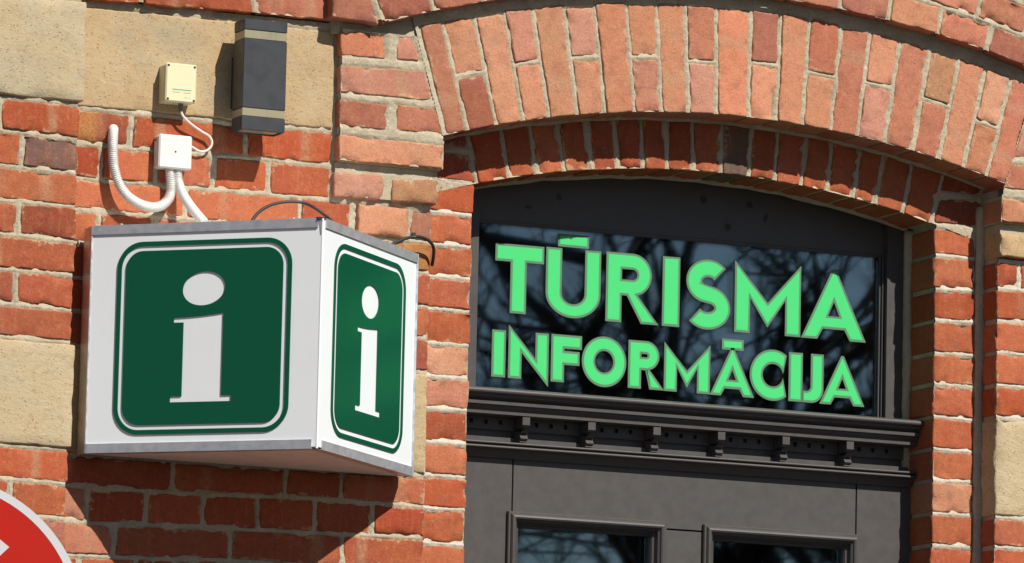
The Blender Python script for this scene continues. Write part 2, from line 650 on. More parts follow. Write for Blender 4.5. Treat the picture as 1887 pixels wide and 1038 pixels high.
def brick(poly, y, depth, parent, code='r', chip=1.0, name='brick', m=None, step=.011, proud=None, color=None, wob=1.0, r=.0034, tint=0):
    """a clay brick: quad poly TL,TR,BR,BL in (x,z), worn front face at depth y"""
    SEED[0] += 1
    sd_ = SEED[0]
    P = np.array(poly, dtype=float)
    Wd = (np.linalg.norm(P[1] - P[0]) + np.linalg.norm(P[2] - P[3])) / 2
    Hd = (np.linalg.norm(P[3] - P[0]) + np.linalg.norm(P[2] - P[1])) / 2
    s, t = grid_axis(Wd, step), grid_axis(Hd, step)
    S, T = np.meshgrid(s, t)
    X = ((1 - S) * (1 - T))[..., None] * P[0] + (S * (1 - T))[..., None] * P[1] + (S * T)[..., None] * P[2] + ((1 - S) * T)[..., None] * P[3]
    e = np.minimum(np.minimum(S, 1 - S) * Wd, np.minimum(T, 1 - T) * Hd)
    # distance to corner rounds the corner a little
    p3 = np.stack([X[..., 0], np.full(S.shape, sd_ * .37), X[..., 1]], -1)
    wgt = np.exp(-e / .012)[..., None]
    wo = np.stack([vnoise(p3, 42, sd_) - .5 + .6 * (vnoise(p3, 130, sd_ + 5) - .5), vnoise(p3, 38, sd_ + 9) - .5 + .6 * (vnoise(p3, 120, sd_ + 3) - .5)], -1)
    X = X + wo * wgt * .0042 * wob
    cs = np.minimum(S, 1 - S) * Wd
    ct = np.minimum(T, 1 - T) * Hd
    cr = .005
    dc = np.maximum(0, 1 - np.hypot(cs, ct) / cr)
    ctr = P.mean(0)
    X = X + (ctr - X) / (np.linalg.norm(ctr - X, axis=-1, keepdims=True) + 1e-9) * (dc * .0018)[..., None]
    q = np.clip((r - e) / r, 0, 1)
    Y = r * (1 - np.sqrt(np.maximum(0, 1 - q * q)))
    Y = Y + (vnoise(p3, 60, sd_ + 1) - .5) * .0016 + (vnoise(p3, 17, sd_ + 2) - .5) * .002
    cn = vnoise(p3, 55, sd_ + 7)
    Y = Y + np.clip(cn - .62, 0, 1) * .06 * np.exp(-e / .006) * chip
    cn2 = vnoise(p3, 22, sd_ + 11)
    Y = Y + np.clip(cn2 - .70, 0, 1) * .04 * np.exp(-e / .012) * chip
    off = random.uniform(-.0016, .0016) if proud is None else proud
    tx, tz = random.uniform(-1, 1) * .0012, random.uniform(-1, 1) * .0009
    Y = Y + y + off + (S - .5) * 2 * tx + (T - .5) * 2 * tz
    nt_, ns = S.shape
    V = np.stack([X[..., 0], Y, X[..., 1]], -1).reshape(-1, 3)
    E = e.reshape(-1)
    F = []
    for j in range(nt_ - 1):
        for i in range(ns - 1):
            a = j * ns + i
            F.append((a, a + ns, a + ns + 1, a + 1))
    loop = [i for i in range(ns)] + [j * ns + ns - 1 for j in range(1, nt_)] + [(nt_ - 1) * ns + i for i in range(ns - 2, -1, -1)] + [j * ns for j in range(nt_ - 2, 0, -1)]
    nv = len(V)
    back = V[loop].copy()
    midr = V[loop].copy()
    midr[:, 1] = np.maximum(midr[:, 1] + .004, y + .012)
    back[:, 1] = y + depth
    V = np.vstack([V, midr, back])
    E = np.concatenate([E, np.full(len(loop), .012), np.full(len(loop), .03)])
    k = len(loop)
    for i in range(k):
        j = (i + 1) % k
        F.append((loop[i], loop[j], nv + j, nv + i))
        F.append((nv + i, nv + j, nv + k + j, nv + k + i))
    al, ln = (S, Wd) if Wd >= Hd else (T, Hd)
    band = np.zeros(S.shape)
    if ln > .17 and m is None:
        rb = random.Random(sd_ * 7 + 1)
        for c0 in (.27, .72):
            if rb.random() < .6:
                c1 = c0 + rb.uniform(-.06, .06)
                band += rb.uniform(.25, .95) * np.exp(-((al - c1) * ln / rb.uniform(.010, .017)) ** 4)
    two = np.zeros(S.shape)
    if tint:
        two = 1 / (1 + np.exp((S - tint) * 60))
    z_ = np.zeros(2 * len(loop))
    o = mobj(name, V, F, m or M['brick'], parent, smooth=True, attrs={'edge': E, 'band': np.concatenate([band.reshape(-1), z_]), 'two': np.concatenate([two.reshape(-1), z_])}, sharp=55)
    o.color = color or shade_of(code)
    return o


def mortar_sheet(name, parent, y, polys, inside, box, res=.0032, base=.0042, bead=.0034, m=None, seed=0, polar=None, label=None):
    """pointing between the bricks: a rough relief that stands back from the brick faces"""
    a0, a1, b0, b1 = box
    na, nb = int((a1 - a0) / res) + 1, int((b1 - b0) / res) + 1
    A, B = np.meshgrid(np.linspace(a0, a1, na), np.linspace(b0, b1, nb))
    if polar:
        cx, cz, r0 = polar
        X = cx + (r0 + B) * np.sin(A / r0)
        Z = cz + (r0 + B) * np.cos(A / r0)
    else:
        X, Z = A, B
    D = np.full(X.shape, 1.0)
    for pl in polys:
        pl = np.array(pl)
        lo, hi = pl.min(0) - .03, pl.max(0) + .03
        msk = (X > lo[0]) & (X < hi[0]) & (Z > lo[1]) & (Z < hi[1])
        if not msk.any():
            continue
        xs, zs = X[msk], Z[msk]
        d = np.full(xs.shape, -1.0)
        for i in range(len(pl)):
            p, q = pl[i], pl[(i + 1) % len(pl)]
            n = np.array([-(q - p)[1], (q - p)[0]])
            n = n / (np.linalg.norm(n) + 1e-12)
            if np.dot(pl.mean(0) - p, n) > 0:
                n = -n
            d = np.maximum(d, (xs - p[0]) * n[0] + (zs - p[1]) * n[1])
        D[msk] = np.minimum(D[msk], d)
    p3 = np.stack([X, np.full(X.shape, y + seed), Z], -1)
    sm = np.clip(D / .0055, 0, 1)
    sm = sm * sm * (3 - 2 * sm)
    n1 = vnoise(p3, 28, seed + 31)
    n2 = vnoise(p3, 110, seed + 32)
    n3 = vnoise(p3, 260, seed + 33)
    rec = base - bead * sm * (.35 + .9 * n1) + (n1 - .5) * .005 + (n2 - .5) * .003 + (n3 - .5) * .0018
    rec = np.where(D < -.003, np.maximum(rec, .004) + np.clip(-D - .003, 0, .01) * 1.2, rec)
    Y = y + rec
    keep_v = (D > -.009)
    if inside is not None:
        keep_v &= inside(X, Z)
    idx = np.arange(X.size).reshape(X.shape)
    kq = keep_v[:-1, :-1] & keep_v[1:, :-1] & keep_v[:-1, 1:] & keep_v[1:, 1:]
    f = np.stack([idx[:-1, :-1][kq], idx[:-1, 1:][kq], idx[1:, 1:][kq], idx[1:, :-1][kq]], -1)
    used = np.unique(f)
    remap = -np.ones(X.size, dtype=np.int64)
    remap[used] = np.arange(len(used))
    V = np.stack([X, Y, Z], -1).reshape(-1, 3)[used]
    o = mobj(name, V, remap[f].tolist(), m or M['mortar'], parent, smooth=True)
    return o


# ------------------------------------------------------------------ the facade
YL, YP, YS, YLOW, YH, YT, YJ, YF, YD = -.05, 0., -.024, -.017, -.062, -.018, .085, .225, .20
HB, HH = .0052, .006                 # half bed and head joint
YSH = -.030                          # face of the shoulder blocks
XM = 1.924                           # the door's axis
facade = empty('brick_facade', (1.92, 0, 0))
tag(facade, 'orange brick facade with beige plaster blocks and a segmental arch over the doorway', 'brick wall')


def pline(y, pts):
    P = sorted(bp(u, v, y) for u, v in pts)
    xs, zs = [p[0] for p in P], [p[1] for p in P]
    return lambda x: float(np.interp(x, xs, zs))


def course_poly(zt, zb, xa, xb, ga=HH, gb=HH):
    a, b = xa + ga, xb - gb
    return [(a, zt(a) - HB), (b, zt(b) - HB), (b, zb(b) + HB), (a, zb(a) + HB)]


def ux(u, y, zt, zb, u0=None):
    """x of a head joint seen at column u in the course between two lines"""
    x = bp(u, 500, y)[0]
    for _ in range(4):
        z = (zt(x) + zb(x)) / 2
        # move along the row until the column matches
        lo, hi = x - .5, x + .5
        for _i in range(40):
            mid = (lo + hi) / 2
            d = np.array([mid, y, (zt(mid) + zb(mid)) / 2]) - CAM
            uu = W0 / 2 + F_PX * np.dot(d, RT) / np.dot(d, FW)
            if uu < u:
                lo = mid
            else:
                hi = mid
        x = (lo + hi) / 2
    return x


def const(z):
    return lambda x: z


# ---- left pier -----------------------------------------------------------
pier = empty('left_pier', (0, YL, 3.4))
put(pier, facade)
LL = {0: [(0, 177.8), (147, 192.5)], 1: [(0, 240), (144, 256.7)], 2: [(0, 304.4), (144, 320)], 3: [(0, 369), (139, 381)],
      4: [(0, 430), (142, 446.7)], 5: [(0, 495), (139, 507.4)], 6: [(0, 558), (137, 572.8)], 7: [(0, 620.5), (136, 632)],
      10: [(0, 820.5), (129, 829)], 11: [(0, 882.3), (124, 892)], 12: [(0, 946), (120.5, 957)], 13: [(0, 1010), (118, 1021)]}
Lz = {k: pline(YL, v) for k, v in LL.items()}
for k in range(14, 19):
    Lz[k] = const(Lz[13](0) - .08 * (k - 13))
XPE = .2367                                   # right arris of the pier
XPL = -.62
pier_polys = []
pier_rows = {0: ([0], 'oo'), 1: ([41], 'ou'), 2: ([-62], 'ro'), 3: ([35], 'rd'), 4: ([-68], 'rr'), 5: ([30], 'dr'), 6: ([-70], 'or'),
             10: ([-75], 'oo'), 11: ([19.5], 'ro'), 12: ([-80], 'ww'), 13: ([15], 'rr'), 14: ([-80], 'rr'), 15: ([15], 'rr'), 16: ([-80], 'rr'), 17: ([15], 'rr')}
for k, (us, cc) in pier_rows.items():
    zt, zb = Lz[k], Lz[k + 1]
    xs = [ux(u, YL, zt, zb) for u in us]
    # further bricks to the left of the picture
    step_ = .274 if k % 2 == 0 else .137
    x = xs[0] - step_
    while x > XPL:
        xs.insert(0, x)
        x -= step_
    xs.append(XPE + HH)
    for i in range(len(xs) - 1):
        pl = course_poly(zt, zb, xs[i], xs[i + 1])
        pier_polys.append(pl)
        code = cc[-1] if i == len(xs) - 2 else (cc[0] if i == len(xs) - 3 else random.choice('rod'))
        brick(pl, YL, .09, pier, code, chip=1.2 if code != 'u' else 2.2)
# plaster blocks on the pier
zt10 = Lz[10]
for nm, zt, zb, yy in (('plaster_block', lambda x: Lz[0](x) + .245, Lz[0], YL - .006), ('plaster_block', Lz[7], Lz[10], YL - .004)):
    for xa, xb in ((XPL, -.19), (-.19, XPE + HH + (.006 if zt is Lz[7] else .008))):
        pl = course_poly(zt, zb, xa, xb, HH, HH)
        pier_polys.append(pl)
        brick(pl, yy, .09, pier, name=nm, m=M['stone'], step=.02, color=tone(212, 194, 160), r=.006, chip=1.5)
# bricks over the upper block, above the picture
zt = lambda x: Lz[0](x) + .245
for k in range(3):
    za, zb_ = Lz[0](0) + .245 + .08 * (k + 1), Lz[0](0) + .245 + .08 * k
    xs = [XPE + HH - i * (.274 if k % 2 else .137) for i in range(4 if k % 2 else 7)][::-1]
    for i in range(len(xs) - 1):
        pl = course_poly(const(za), const(zb_), xs[i], xs[i + 1])
        pier_polys.append(pl)
        brick(pl, YL, .09, pier, random.choice('rod'))
mortar_sheet('mortar', pier, YL, pier_polys, None, (XPL, XPE - .004, Z0 - 1.42, Z0 + .50), seed=1)
MB().box(XPL - .05, XPE - .004, YL + .012, .16, Z0 - 1.44, Z0 + .52).build('mortar_core', M['mortar'], pier)

# ---- recessed panel between the pier and the doorway ---------------------
panel = empty('recessed_panel', (.7, YP, 3.4))
put(panel, facade)
PL = {0: [(151, 198.6), (281, 213.4), (524.7, 234.7), (599, 240.8)], 1: [(146, 264.5), (276, 277.5), (445, 289.4), (597.5, 305)],
      2: [(146, 328.7), (293, 340.8), (339, 344), (596, 367.4), (700, 377)], 3: [(142, 386.8), (319, 400.7), (700, 440), (790, 447)],
      4: [(782, 503)], 5: [(781, 565)], 6: [(778, 623.6)], 7: [(775, 686)], 10: [(140, 838), (765, 877)],
      11: [(125, 895.3), (319, 907.4), (620, 921.3), (780, 934.3)], 12: [(121, 962), (320, 969), (600, 983.7), (777, 991.5)],
      13: [(125, 1023.6), (231, 1028), (420, 1033)]}
Pz = {k: pline(YP, v) for k, v in PL.items()}
for k in range(14, 19):
    Pz[k] = const(Pz[13](.6) - .08 * (k - 13))
XPA, XPB = .17, 1.152
panel_polys = []
prow = {0: ([242, 453.5], None, 'doo'), 1: ([186.5, 288, 393, 496], None, 'roror'), 2: ([343, 553, 648], .9, 'oorr'),
        3: ([183, 287, 393, 497, 600, 722], XPB, 'orrrrry'), 4: ([240, 450, 660], XPB, 'rror'), 5: ([180, 285, 390, 495, 600, 700], XPB, 'rrrrrro'),
        6: ([240, 450, 660], XPB, 'rrrd'), 10: ([319, 527, 631], XPB, 'drrr'), 11: ([161, 270, 375, 476, 580.5, 687], XPB, 'prrrrrr'),
        12: ([210, 425, 631], XPB, 'prrr'), 13: ([145, 250, 355, 460, 565, 670], XPB, 'rorrrrr'), 14: ([210, 420, 630], XPB, 'rrrr'),
        15: ([145, 250, 355, 460, 565, 670], XPB, 'rorrrrr'), 16: ([210, 420, 630], XPB, 'rrrr'), 17: ([145, 250, 355, 460, 565, 670], XPB, 'rorrrrr')}
XSH = .8968                                    # left side of the shoulder block
for k, (us, xe, cc) in prow.items():
    zt, zb = Pz[k], Pz[k + 1]
    xs = [XPA] + [ux(u, YP, zt, zb) for u in us]
    if k in (0, 1):
        xs.append(XSH - .002)
    elif k != 2:
        xs.append(xe + HH)
    for i in range(len(xs) - 1):
        pl = course_poly(zt, zb, xs[i], xs[i + 1])
        panel_polys.append(pl)
        brick(pl, YP, .075, panel, cc[i], tint=.62 if (k, i) == (0, 0) else 0)
# course 2, right end: one brick standing proud and one short recessed one under the shoulder
zt, zb = Pz[2], Pz[3]
xa, xb, xc = ux(653, YP, zt, zb), ux(754, YP, zt, zb), XPB + HH
pl = course_poly(zt, zb, xa, xb)
panel_polys.append(pl)
brick(pl, YP - .014, .09, panel, 'a', proud=0, r=.005)
pl = course_poly(zt, zb, xb, xc)
panel_polys.append(pl)
brick(pl, YP, .075, panel, 'w')
# plaster blocks in the panel
ztop = lambda x: Pz[0](x) + .243
pl = course_poly(ztop, Pz[0], XPA, XSH - .001)
panel_polys.append(pl)
brick(pl, YP - .002, .07, panel, name='plaster_block', m=M['stone'], step=.02, color=tone(206, 176, 134), r=.004, chip=.6, proud=0)
pl = course_poly(Pz[7], Pz[10], XPA, XPB + HH)
panel_polys.append(pl)
brick(pl, YP - .002, .07, panel, name='plaster_block', m=M['stone'], step=.02, color=tone(212, 186, 144), r=.005, chip=1, proud=0)
mortar_sheet('mortar', panel, YP, panel_polys, None, (XPA, XPB - .003, Z0 - 1.42, Z0 + .26), seed=2)
MB().box(XPA - .02, XPB - .004, YP + .013, .26, Z0 - 1.44, Z0 + .52).build('mortar_core', M['mortar'], panel)

# ---- string course above the panel's block -------------------------------
string = empty('string_course', (.55, YT, Z0 + .3))
put(string, facade)
zs0 = pline(YT, [(160, -2), (300, 11), (470, 24), (590, 36)])
spolys = []
for k in range(3):
    zb_ = (lambda kk: (lambda x: zs0(x) - HB + .08 * kk))(k)
    zt_ = (lambda kk: (lambda x: zs0(x) - HB + .08 * (kk + 1)))(k)
    us = [263, 470] if k % 2 == 0 else [190, 300, 400, 505]
    xs = [XPA] + [ux(u, YT, zt_, zb_) for u in us] + [.872]
    for i in range(len(xs) - 1):
        pl = course_poly(zt_, zb_, xs[i], xs[i + 1])
        spolys.append(pl)
        brick(pl, YT, .07, string, random.choice('rp') if k else 'rrp'[i], chip=1.6)
mortar_sheet('mortar', string, YT, spolys, lambda X, Z: Z > np.interp(X, [.2, .9], [zs0(.2) + .002, zs0(.9) + .002]), (XPA, .874, Z0 + .22, Z0 + .49), seed=3)
MB().box(XPA - .02, .874, YT + .012, .05, zs0(.5) + .012, Z0 + .52).build('mortar_core', M['mortar'], string)

# ---- arches --------------------------------------------------------------
OC, OR, OT = (1.9534, -2.5530 + Z0), 2.6828, .2655      # outer ring, front at YS
IC, IR, IT = (1.9357, -2.4528 + Z0), 2.4579, .150     # inner ring, front at YJ
HC, HR, HT = (1.954, -2.5007 + Z0), 2.9262, .0655      # hood, front at YH


def ang(c, x, z):
    return math.atan2(x - c[0], z - c[1])


def arc_pt(c, r, a):
    return (c[0] + r * math.sin(a), c[1] + r * math.cos(a))


def ring_poly(c, r0, r1, a0, a1, g):
    """brick between two radial joints, gap g at each side (metres)"""
    return [arc_pt(c, r1, a0 + g / r1), arc_pt(c, r1, a1 - g / r1), arc_pt(c, r0, a1 - g / r0), arc_pt(c, r0, a0 + g / r0)]


def arc_core(name, parent, c, r0, r1, a0, a1, y0, y1, n=48, mt=None):
    vs, fs = [], []
    for i in range(n + 1):
        a = a0 + (a1 - a0) * i / n
        for (r, y) in ((r0, y0), (r1, y0), (r1, y1), (r0, y1)):
            x, z = arc_pt(c, r, a)
            vs.append((x, y, z))
    for i in range(n):
        for k in range(4):
            j = (k + 1) % 4
            fs.append((i * 4 + k, i * 4 + j, i * 4 + 4 + j, i * 4 + 4 + k))
    fs += [(0, 3, 2, 1), (4 * n, 4 * n + 1, 4 * n + 2, 4 * n + 3)]
    return mobj(name, vs, fs, mt or M['mortar'], parent)


def ring_angles(c, r, y, us):
    """angles of the joints seen at columns us along the ring's lower edge"""
    out = []
    for u in us:
        lo, hi = -.6, .6
        for _ in range(50):
            mid = (lo + hi) / 2
            x, z = arc_pt(c, r, mid)
            d = np.array([x, y, z]) - CAM
            if W0 / 2 + F_PX * np.dot(d, RT) / np.dot(d, FW) < u:
                lo = mid
            else:
                hi = mid
        out.append((lo + hi) / 2)
    return out


ring = empty('arch_ring', (1.93, YS, Z0 + .25))
put(ring, facade)
OJ = ring_angles(OC, OR, YS, [821.6, 861.7, 915, 965, 1012.5, 1065, 1116, 1169.6, 1220, 1269.6, 1321.4, 1379.7, 1430.8, 1479, 1531.5, 1580.8, 1630.6, 1682, 1731, 1776, 1818.7, 1859])
rcodes_full = ['p', 'a', 'a', 'a', 'a', 'a', 'a', 'p', 'p', 'a', 'p']
rcodes_up = ['a', 'k', 'k', 'a', 'p', 'w', 'p', 'a', 't', 'a']
rcodes_dn = ['w', 'a', 'a', 'k', 'k', 'a', 'a', 'k', 'p', 'a']
rpolys = []
for i in range(len(OJ) - 1):
    if i % 2 == 0:
        pl = ring_poly(OC, OR, OR + OT + random.uniform(-.006, .004), OJ[i], OJ[i + 1], .0052)
        rpolys.append(pl)
        brick(pl, YS, .125, ring, rcodes_full[i // 2], chip=.8)
    else:
        mid = OR + OT * (.5 + random.uniform(-.025, .025))
        for (r0, r1, cd) in ((OR, mid - .0055, rcodes_dn), (mid + .0055, OR + OT + random.uniform(-.008, .003), rcodes_up)):
            pl = ring_poly(OC, r0, r1, OJ[i], OJ[i + 1], .0052)
            rpolys.append(pl)
            brick(pl, YS, .125, ring, cd[i // 2], chip=.8)
s0, s1 = OJ[0] * OR, OJ[-1] * OR
mortar_sheet('mortar', ring, YS, rpolys, None, (s0 - .008, s1 + .008, .001, .30), polar=(OC[0], OC[1], OR), seed=4, bead=.0046)
arc_core('mortar_core', ring, OC, OR + .0045, OR + .33, OJ[0] - .004, OJ[-1] + .004, YS + .012, .16)

pts, rad = [], []
for i in range(120):
    a = OJ[0] + (OJ[-1] - OJ[0]) * i / 119
    x, z = arc_pt(OC, OR + .003, a)
    pts.append((x, YJ - .006, z))
    rad.append(.0075 + .004 * float(vnoise(np.array([[i * .3, 4.0, 2.0]]), 1.0, 5)[0]))
MB().tube(pts, rad, 8).build('pointing', M['mortar'], ring, smooth=True)

inner = empty('inner_arch', (1.93, YJ, Z0 + .05))
put(inner, facade)
IJ = ring_angles(IC, IR, YJ, [880, 940, 990, 1039.5, 1091.5, 1138, 1186, 1230, 1277.7, 1330, 1381, 1427.5, 1477, 1523, 1572, 1613, 1663, 1717.5])
ipolys = []
for i in range(len(IJ) - 1):
    pl = ring_poly(IC, IR, IR + IT, IJ[i], IJ[i + 1], .0055)
    ipolys.append(pl)
    brick(pl, YJ, .13, inner, 'g' if i == 9 else random.choice('oorr'), chip=1.6)
# springers beside the ring
for sgn, xq, aq in ((-1, 1.145, IJ[0]), (1, 2.712, IJ[-1])):
    xa, za = arc_pt(IC, IR, aq)
    xb_, zb_ = arc_pt(IC, IR + .075, aq)
    xc_, zc_ = arc_pt(IC, IR + .15, aq)
    for (p, q) in (((xa, za - .002), (xb_, za + .066)), ((xb_, za + .079), (xc_, za + .142))):
        if sgn < 0:
            pl = [(xq, q[1]), (q[0] - .006, q[1]), (p[0] - .006, p[1] + .006), (xq, p[1] + .006)]
        else:
            pl = [(q[0] + .006, q[1]), (xq - .028, q[1]), (xq - .028, p[1] + .006), (p[0] + .006, p[1] + .006)]
        ipolys.append(pl)
        brick(pl, YJ, .11, inner, 'd', chip=1.2)
s0, s1 = IJ[0] * IR, IJ[-1] * IR
mortar_sheet('mortar', inner, YJ, ipolys, lambda X, Z: (X > 1.146) & (X < 2.70), (s0 - .15, s1 + .16, .001, .17), polar=(IC[0], IC[1], IR), seed=5, bead=.0052)
arc_core('mortar_core', inner, IC, IR + .005, IR + .20, IJ[0] - .06, IJ[-1] + .06, YJ + .012, .30)
# pointing laid where the brick meets the door frame
pts, rad = [], []
for i in range(90):
    a = IJ[0] + (IJ[-1] - IJ[0]) * i / 89
    x, z = arc_pt(IC, IR + .004, a)
    pts.append((x, YF - .006, z))
    rad.append(.0085 + .004 * float(vnoise(np.array([[i * .3, 1.0, 2.0]]), 1.0, 3)[0]))
MB().tube(pts, rad, 8).build('pointing', M['mortar'], inner, smooth=True)

# ---- door jambs ----------------------------------------------------------
XJL, XJR = 1.2962, 2.5556
JLl = {1: [(811, 332), (880, 338)], 2: [(813, 391), (870, 397)], 3: [(799.6, 450.2), (874, 456.3)], 4: [(792.6, 509), (867, 514.4)], 5: [(792.6, 569), (865.5, 574.2)], 6: [(787, 632.3), (863.7, 637.5)],
       7: [(792.6, 693.9), (863.7, 698.2)], 8: [(813, 753.8), (862, 757.2)], 9: [(787, 814.5), (860, 818.8)], 10: [(782, 876), (851.5, 878.8)], 11: [(791, 936.9), (851.5, 940.4)], 12: [(780, 999.3), (853, 1005)]}
JRl = {1: [(1725, 417), (1790, 424)], 2: [(1723, 470), (1792.5, 477)], 3: [(1723, 532.5), (1794, 536)], 4: [(1720, 590.6), (1801, 595)], 5: [(1720, 650.5), (1803, 655.7)], 6: [(1720, 707), (1802, 714.7)],
       7: [(1720, 767.6), (1801, 775.4)], 8: [(1718, 826.5), (1798, 833.5)], 9: [(1720, 885.7), (1800, 889)], 10: [(1720, 946.4), (1796, 950)], 11: [(1718, 1004.5), (1799, 1010.6)]}
for nm, tbl, xa, xb, sd_, codes in (('left_jamb', JLl, 1.14, XJL, 6, 'oooroaprooooor'), ('right_jamb', JRl, XJR, 2.672, 7, 'oorrorooaorooo')):
    jm = empty(nm, ((xa + xb) / 2, YJ, 3.4))
    put(jm, facade)
    Jz = {k: pline(YJ, v) for k, v in tbl.items()}
    last = max(Jz)
    for k in range(last + 1, 19):
        Jz[k] = const(Jz[last]((xa + xb) / 2) - .08 * (k - last))
    polys = []
    for k in range(1, 18):
        va = random.uniform(-.003, .003)
        if nm == 'left_jamb':
            pl = course_poly(Jz[k], Jz[k + 1], xa, xb + va, 0, 0)
        else:
            pl = course_poly(Jz[k], Jz[k + 1], xa + va * .5, xb + va, 0, 0)
            if k == 1:
                pl = [pl[0], (pl[1][0] - .006, pl[1][1] - .004), pl[2], pl[3]]
        polys.append(pl)
        brick(pl, YJ, .15, jm, codes[min(k - 1, 13)], chip=1.3)
    # the joints stand almost flush here, pale pointing
    mortar_sheet('mortar', jm, YJ, polys, None, (xa + .003, xb - .003, Z0 - 1.42, Jz[1]((xa + xb) / 2) + .004), seed=sd_, m=M['mortar_white'], base=.0035, bead=.004)
    if nm == 'left_jamb':
        MB().box(xa, xb - .005, YJ + .012, .27, Z0 - 1.44, Jz[1](xb) + .01).build('mortar_core', M['mortar'], jm)
    else:
        MB().box(xa + .005, xb + .02, YJ + .012, .27, Z0 - 1.44, Jz[1](xb) + .01).build('mortar_core', M['mortar'], jm)
        # pointing between reveal and frame, and in the re-entrant corner by the outer pier
        for (x0, yy, rr, zt_) in ((XJR - .003, YF - .004, .011, Z0 - .075), (2.684, YJ + .001, .012, Z0 - .02)):
            pts, rad = [], []
            for i in range(110):
                z = Z0 - 1.4 + (zt_ - Z0 + 1.4) * i / 109
                n = vnoise(np.array([[i * .23, x0, 0.], [i * .9, x0, 5.]]), 1.0, 8)
                pts.append((x0 + (n[0] - .5) * .006, yy, z))
                rad.append(rr * (.8 + .5 * n[0] + .3 * n[1]))
            MB().tube(pts, rad, 8).build('pointing', M['mortar'], jm, smooth=True)

# ---- shoulder blocks carrying the arch (left one measured, right one mirrored) ----
sh_rows = [
    (YSH, [[(628, 57), (714, 62), (712, 107), (629, 102)], [(733, 65), (761, 66), (775, 113), (733, 109)]], 'ak'),
    (YSH, [[(628, 120), (783, 131), (798, 185), (629, 170)]], 'k'),
    (YSH, [[(627, 184), (714, 193), (712, 238), (627, 232)], [(732, 193), (802, 200), (816, 247), (731, 240)]], 'wp'),
    (YSH, [[(626, 248), (818, 268), (817, 311), (625, 295)]], 'a'),
    (YLOW, [[(616, 315), (708, 322), (706, 368), (616, 363)], [(724, 328), (810, 333), (808, 378), (723, 371)]], 'kt')]
for side, nm in ((-1, 'left_shoulder'), (1, 'right_shoulder')):
    sh = empty(nm, (1.02 if side < 0 else 2.83, YSH, Z0))
    put(sh, facade)
    polys = []
    for yy, quads, cc in sh_rows:
        for qd, cd in zip(quads, cc):
            pl = [bp(u, v, yy) for u, v in qd]
            if side > 0:
                pl = [(2 * XM - x, z) for x, z in pl]
                pl = [pl[1], pl[0], pl[3], pl[2]]
                if cd == 't':
                    cd = 'b'
            if yy == YSH:
                polys.append(pl)
                brick(pl, yy, .125, sh, cd, chip=1.2)
            else:
                brick(pl, yy, .105, sh, cd, chip=1.3, r=.005)
                low = pl
    zl, zr = bp(620, 374, YLOW)[1], bp(800, 300, YSH)[1]
    mx = (lambda x: x) if side < 0 else (lambda x: 2 * XM - x)
    x0, x1 = sorted((mx(.8988), mx(1.167)))

    def ins(X, Z, side=side):
        Xq = X if side < 0 else 2 * XM - X
        a = np.arctan2(Xq - OC[0], Z - OC[1])
        return (a < OJ[0] - .0035)
    mortar_sheet('mortar', sh, YSH, polys, ins, (x0, x1, bp(700, 301, YSH)[1], Z0 + .245), seed=9 + side)
    # body behind the bricks
    zc0 = bp(700, 306, YSH)[1]
    MB().box(x0 + .003, x1 - .003, YSH + .012, .10, zc0 + .004, Z0 - .005).build('mortar_core', M['mortar'], sh)
    xl0, xl1 = sorted((mx(.901), mx(1.13)))
    MB().box(xl0, xl1, YSH + .013, .10, Z0 - .004, Z0 + .27).build('mortar_core', M['mortar'], sh)
    zl0 = bp(760, 376, YLOW)[1]
    x0, x1 = sorted((mx(.897), mx(1.160)))
    MB().box(x0, x1, YLOW + .009, .10, zl0 + .006, zc0 + .003).build('mortar_core', M['mortar'], sh)

# ---- outer pier right of the door ---------------------------------------
rp = empty('right_pier', (2.95, YP, 3.4))
put(rp, facade)
RLl = {2: [(1840, 480)], 3: [(1837.6, 530.8)], 4: [(1839, 590.6)], 5: [(1837.6, 649.6)], 6: [(1837.6, 709.5)], 7: [(1836, 768.5)], 10: [(1836, 952.5)], 11: [(1835, 1008)]}
Rz = {k: pline(YP, v) for k, v in RLl.items()}
for k in range(12, 19):
    Rz[k] = const(Rz[11](2.7) - .08 * (k - 11))
XRA, XRB = 2.686, 3.45
polys = []
for k in list(range(2, 7)) + list(range(10, 18)):
    first = .062 if k == 2 else (.25 if k % 2 else .128)
    xs = [XRA - HH, XRA + first]
    while xs[-1] < XRB:
        xs.append(xs[-1] + (.137 if k % 2 == 0 else .274))
    for i in range(len(xs) - 1):
        pl = course_poly(Rz[k], Rz[k + 1], xs[i], xs[i + 1])
        polys.append(pl)
        brick(pl, YP, .10, rp, random.choice('oorp'), chip=1.2)
pl = course_poly(Rz[7], Rz[10], XRA - HH, XRB)
polys.append(pl)
brick(pl, YP - .003, .10, rp, name='plaster_block', m=M['stone'], step=.02, color=tone(220, 200, 162), r=.006, chip=1.6)
mortar_sheet('mortar', rp, YP, polys, None, (XRA + .003, XRB, Z0 - 1.42, Rz[2](2.7) + .004), seed=12, m=M['mortar_white'])
MB().box(XRA + .005, XRB + .3, YP + .013, .26, Z0 - 1.44, Z0 + .52).build('mortar_core', M['mortar'], rp)

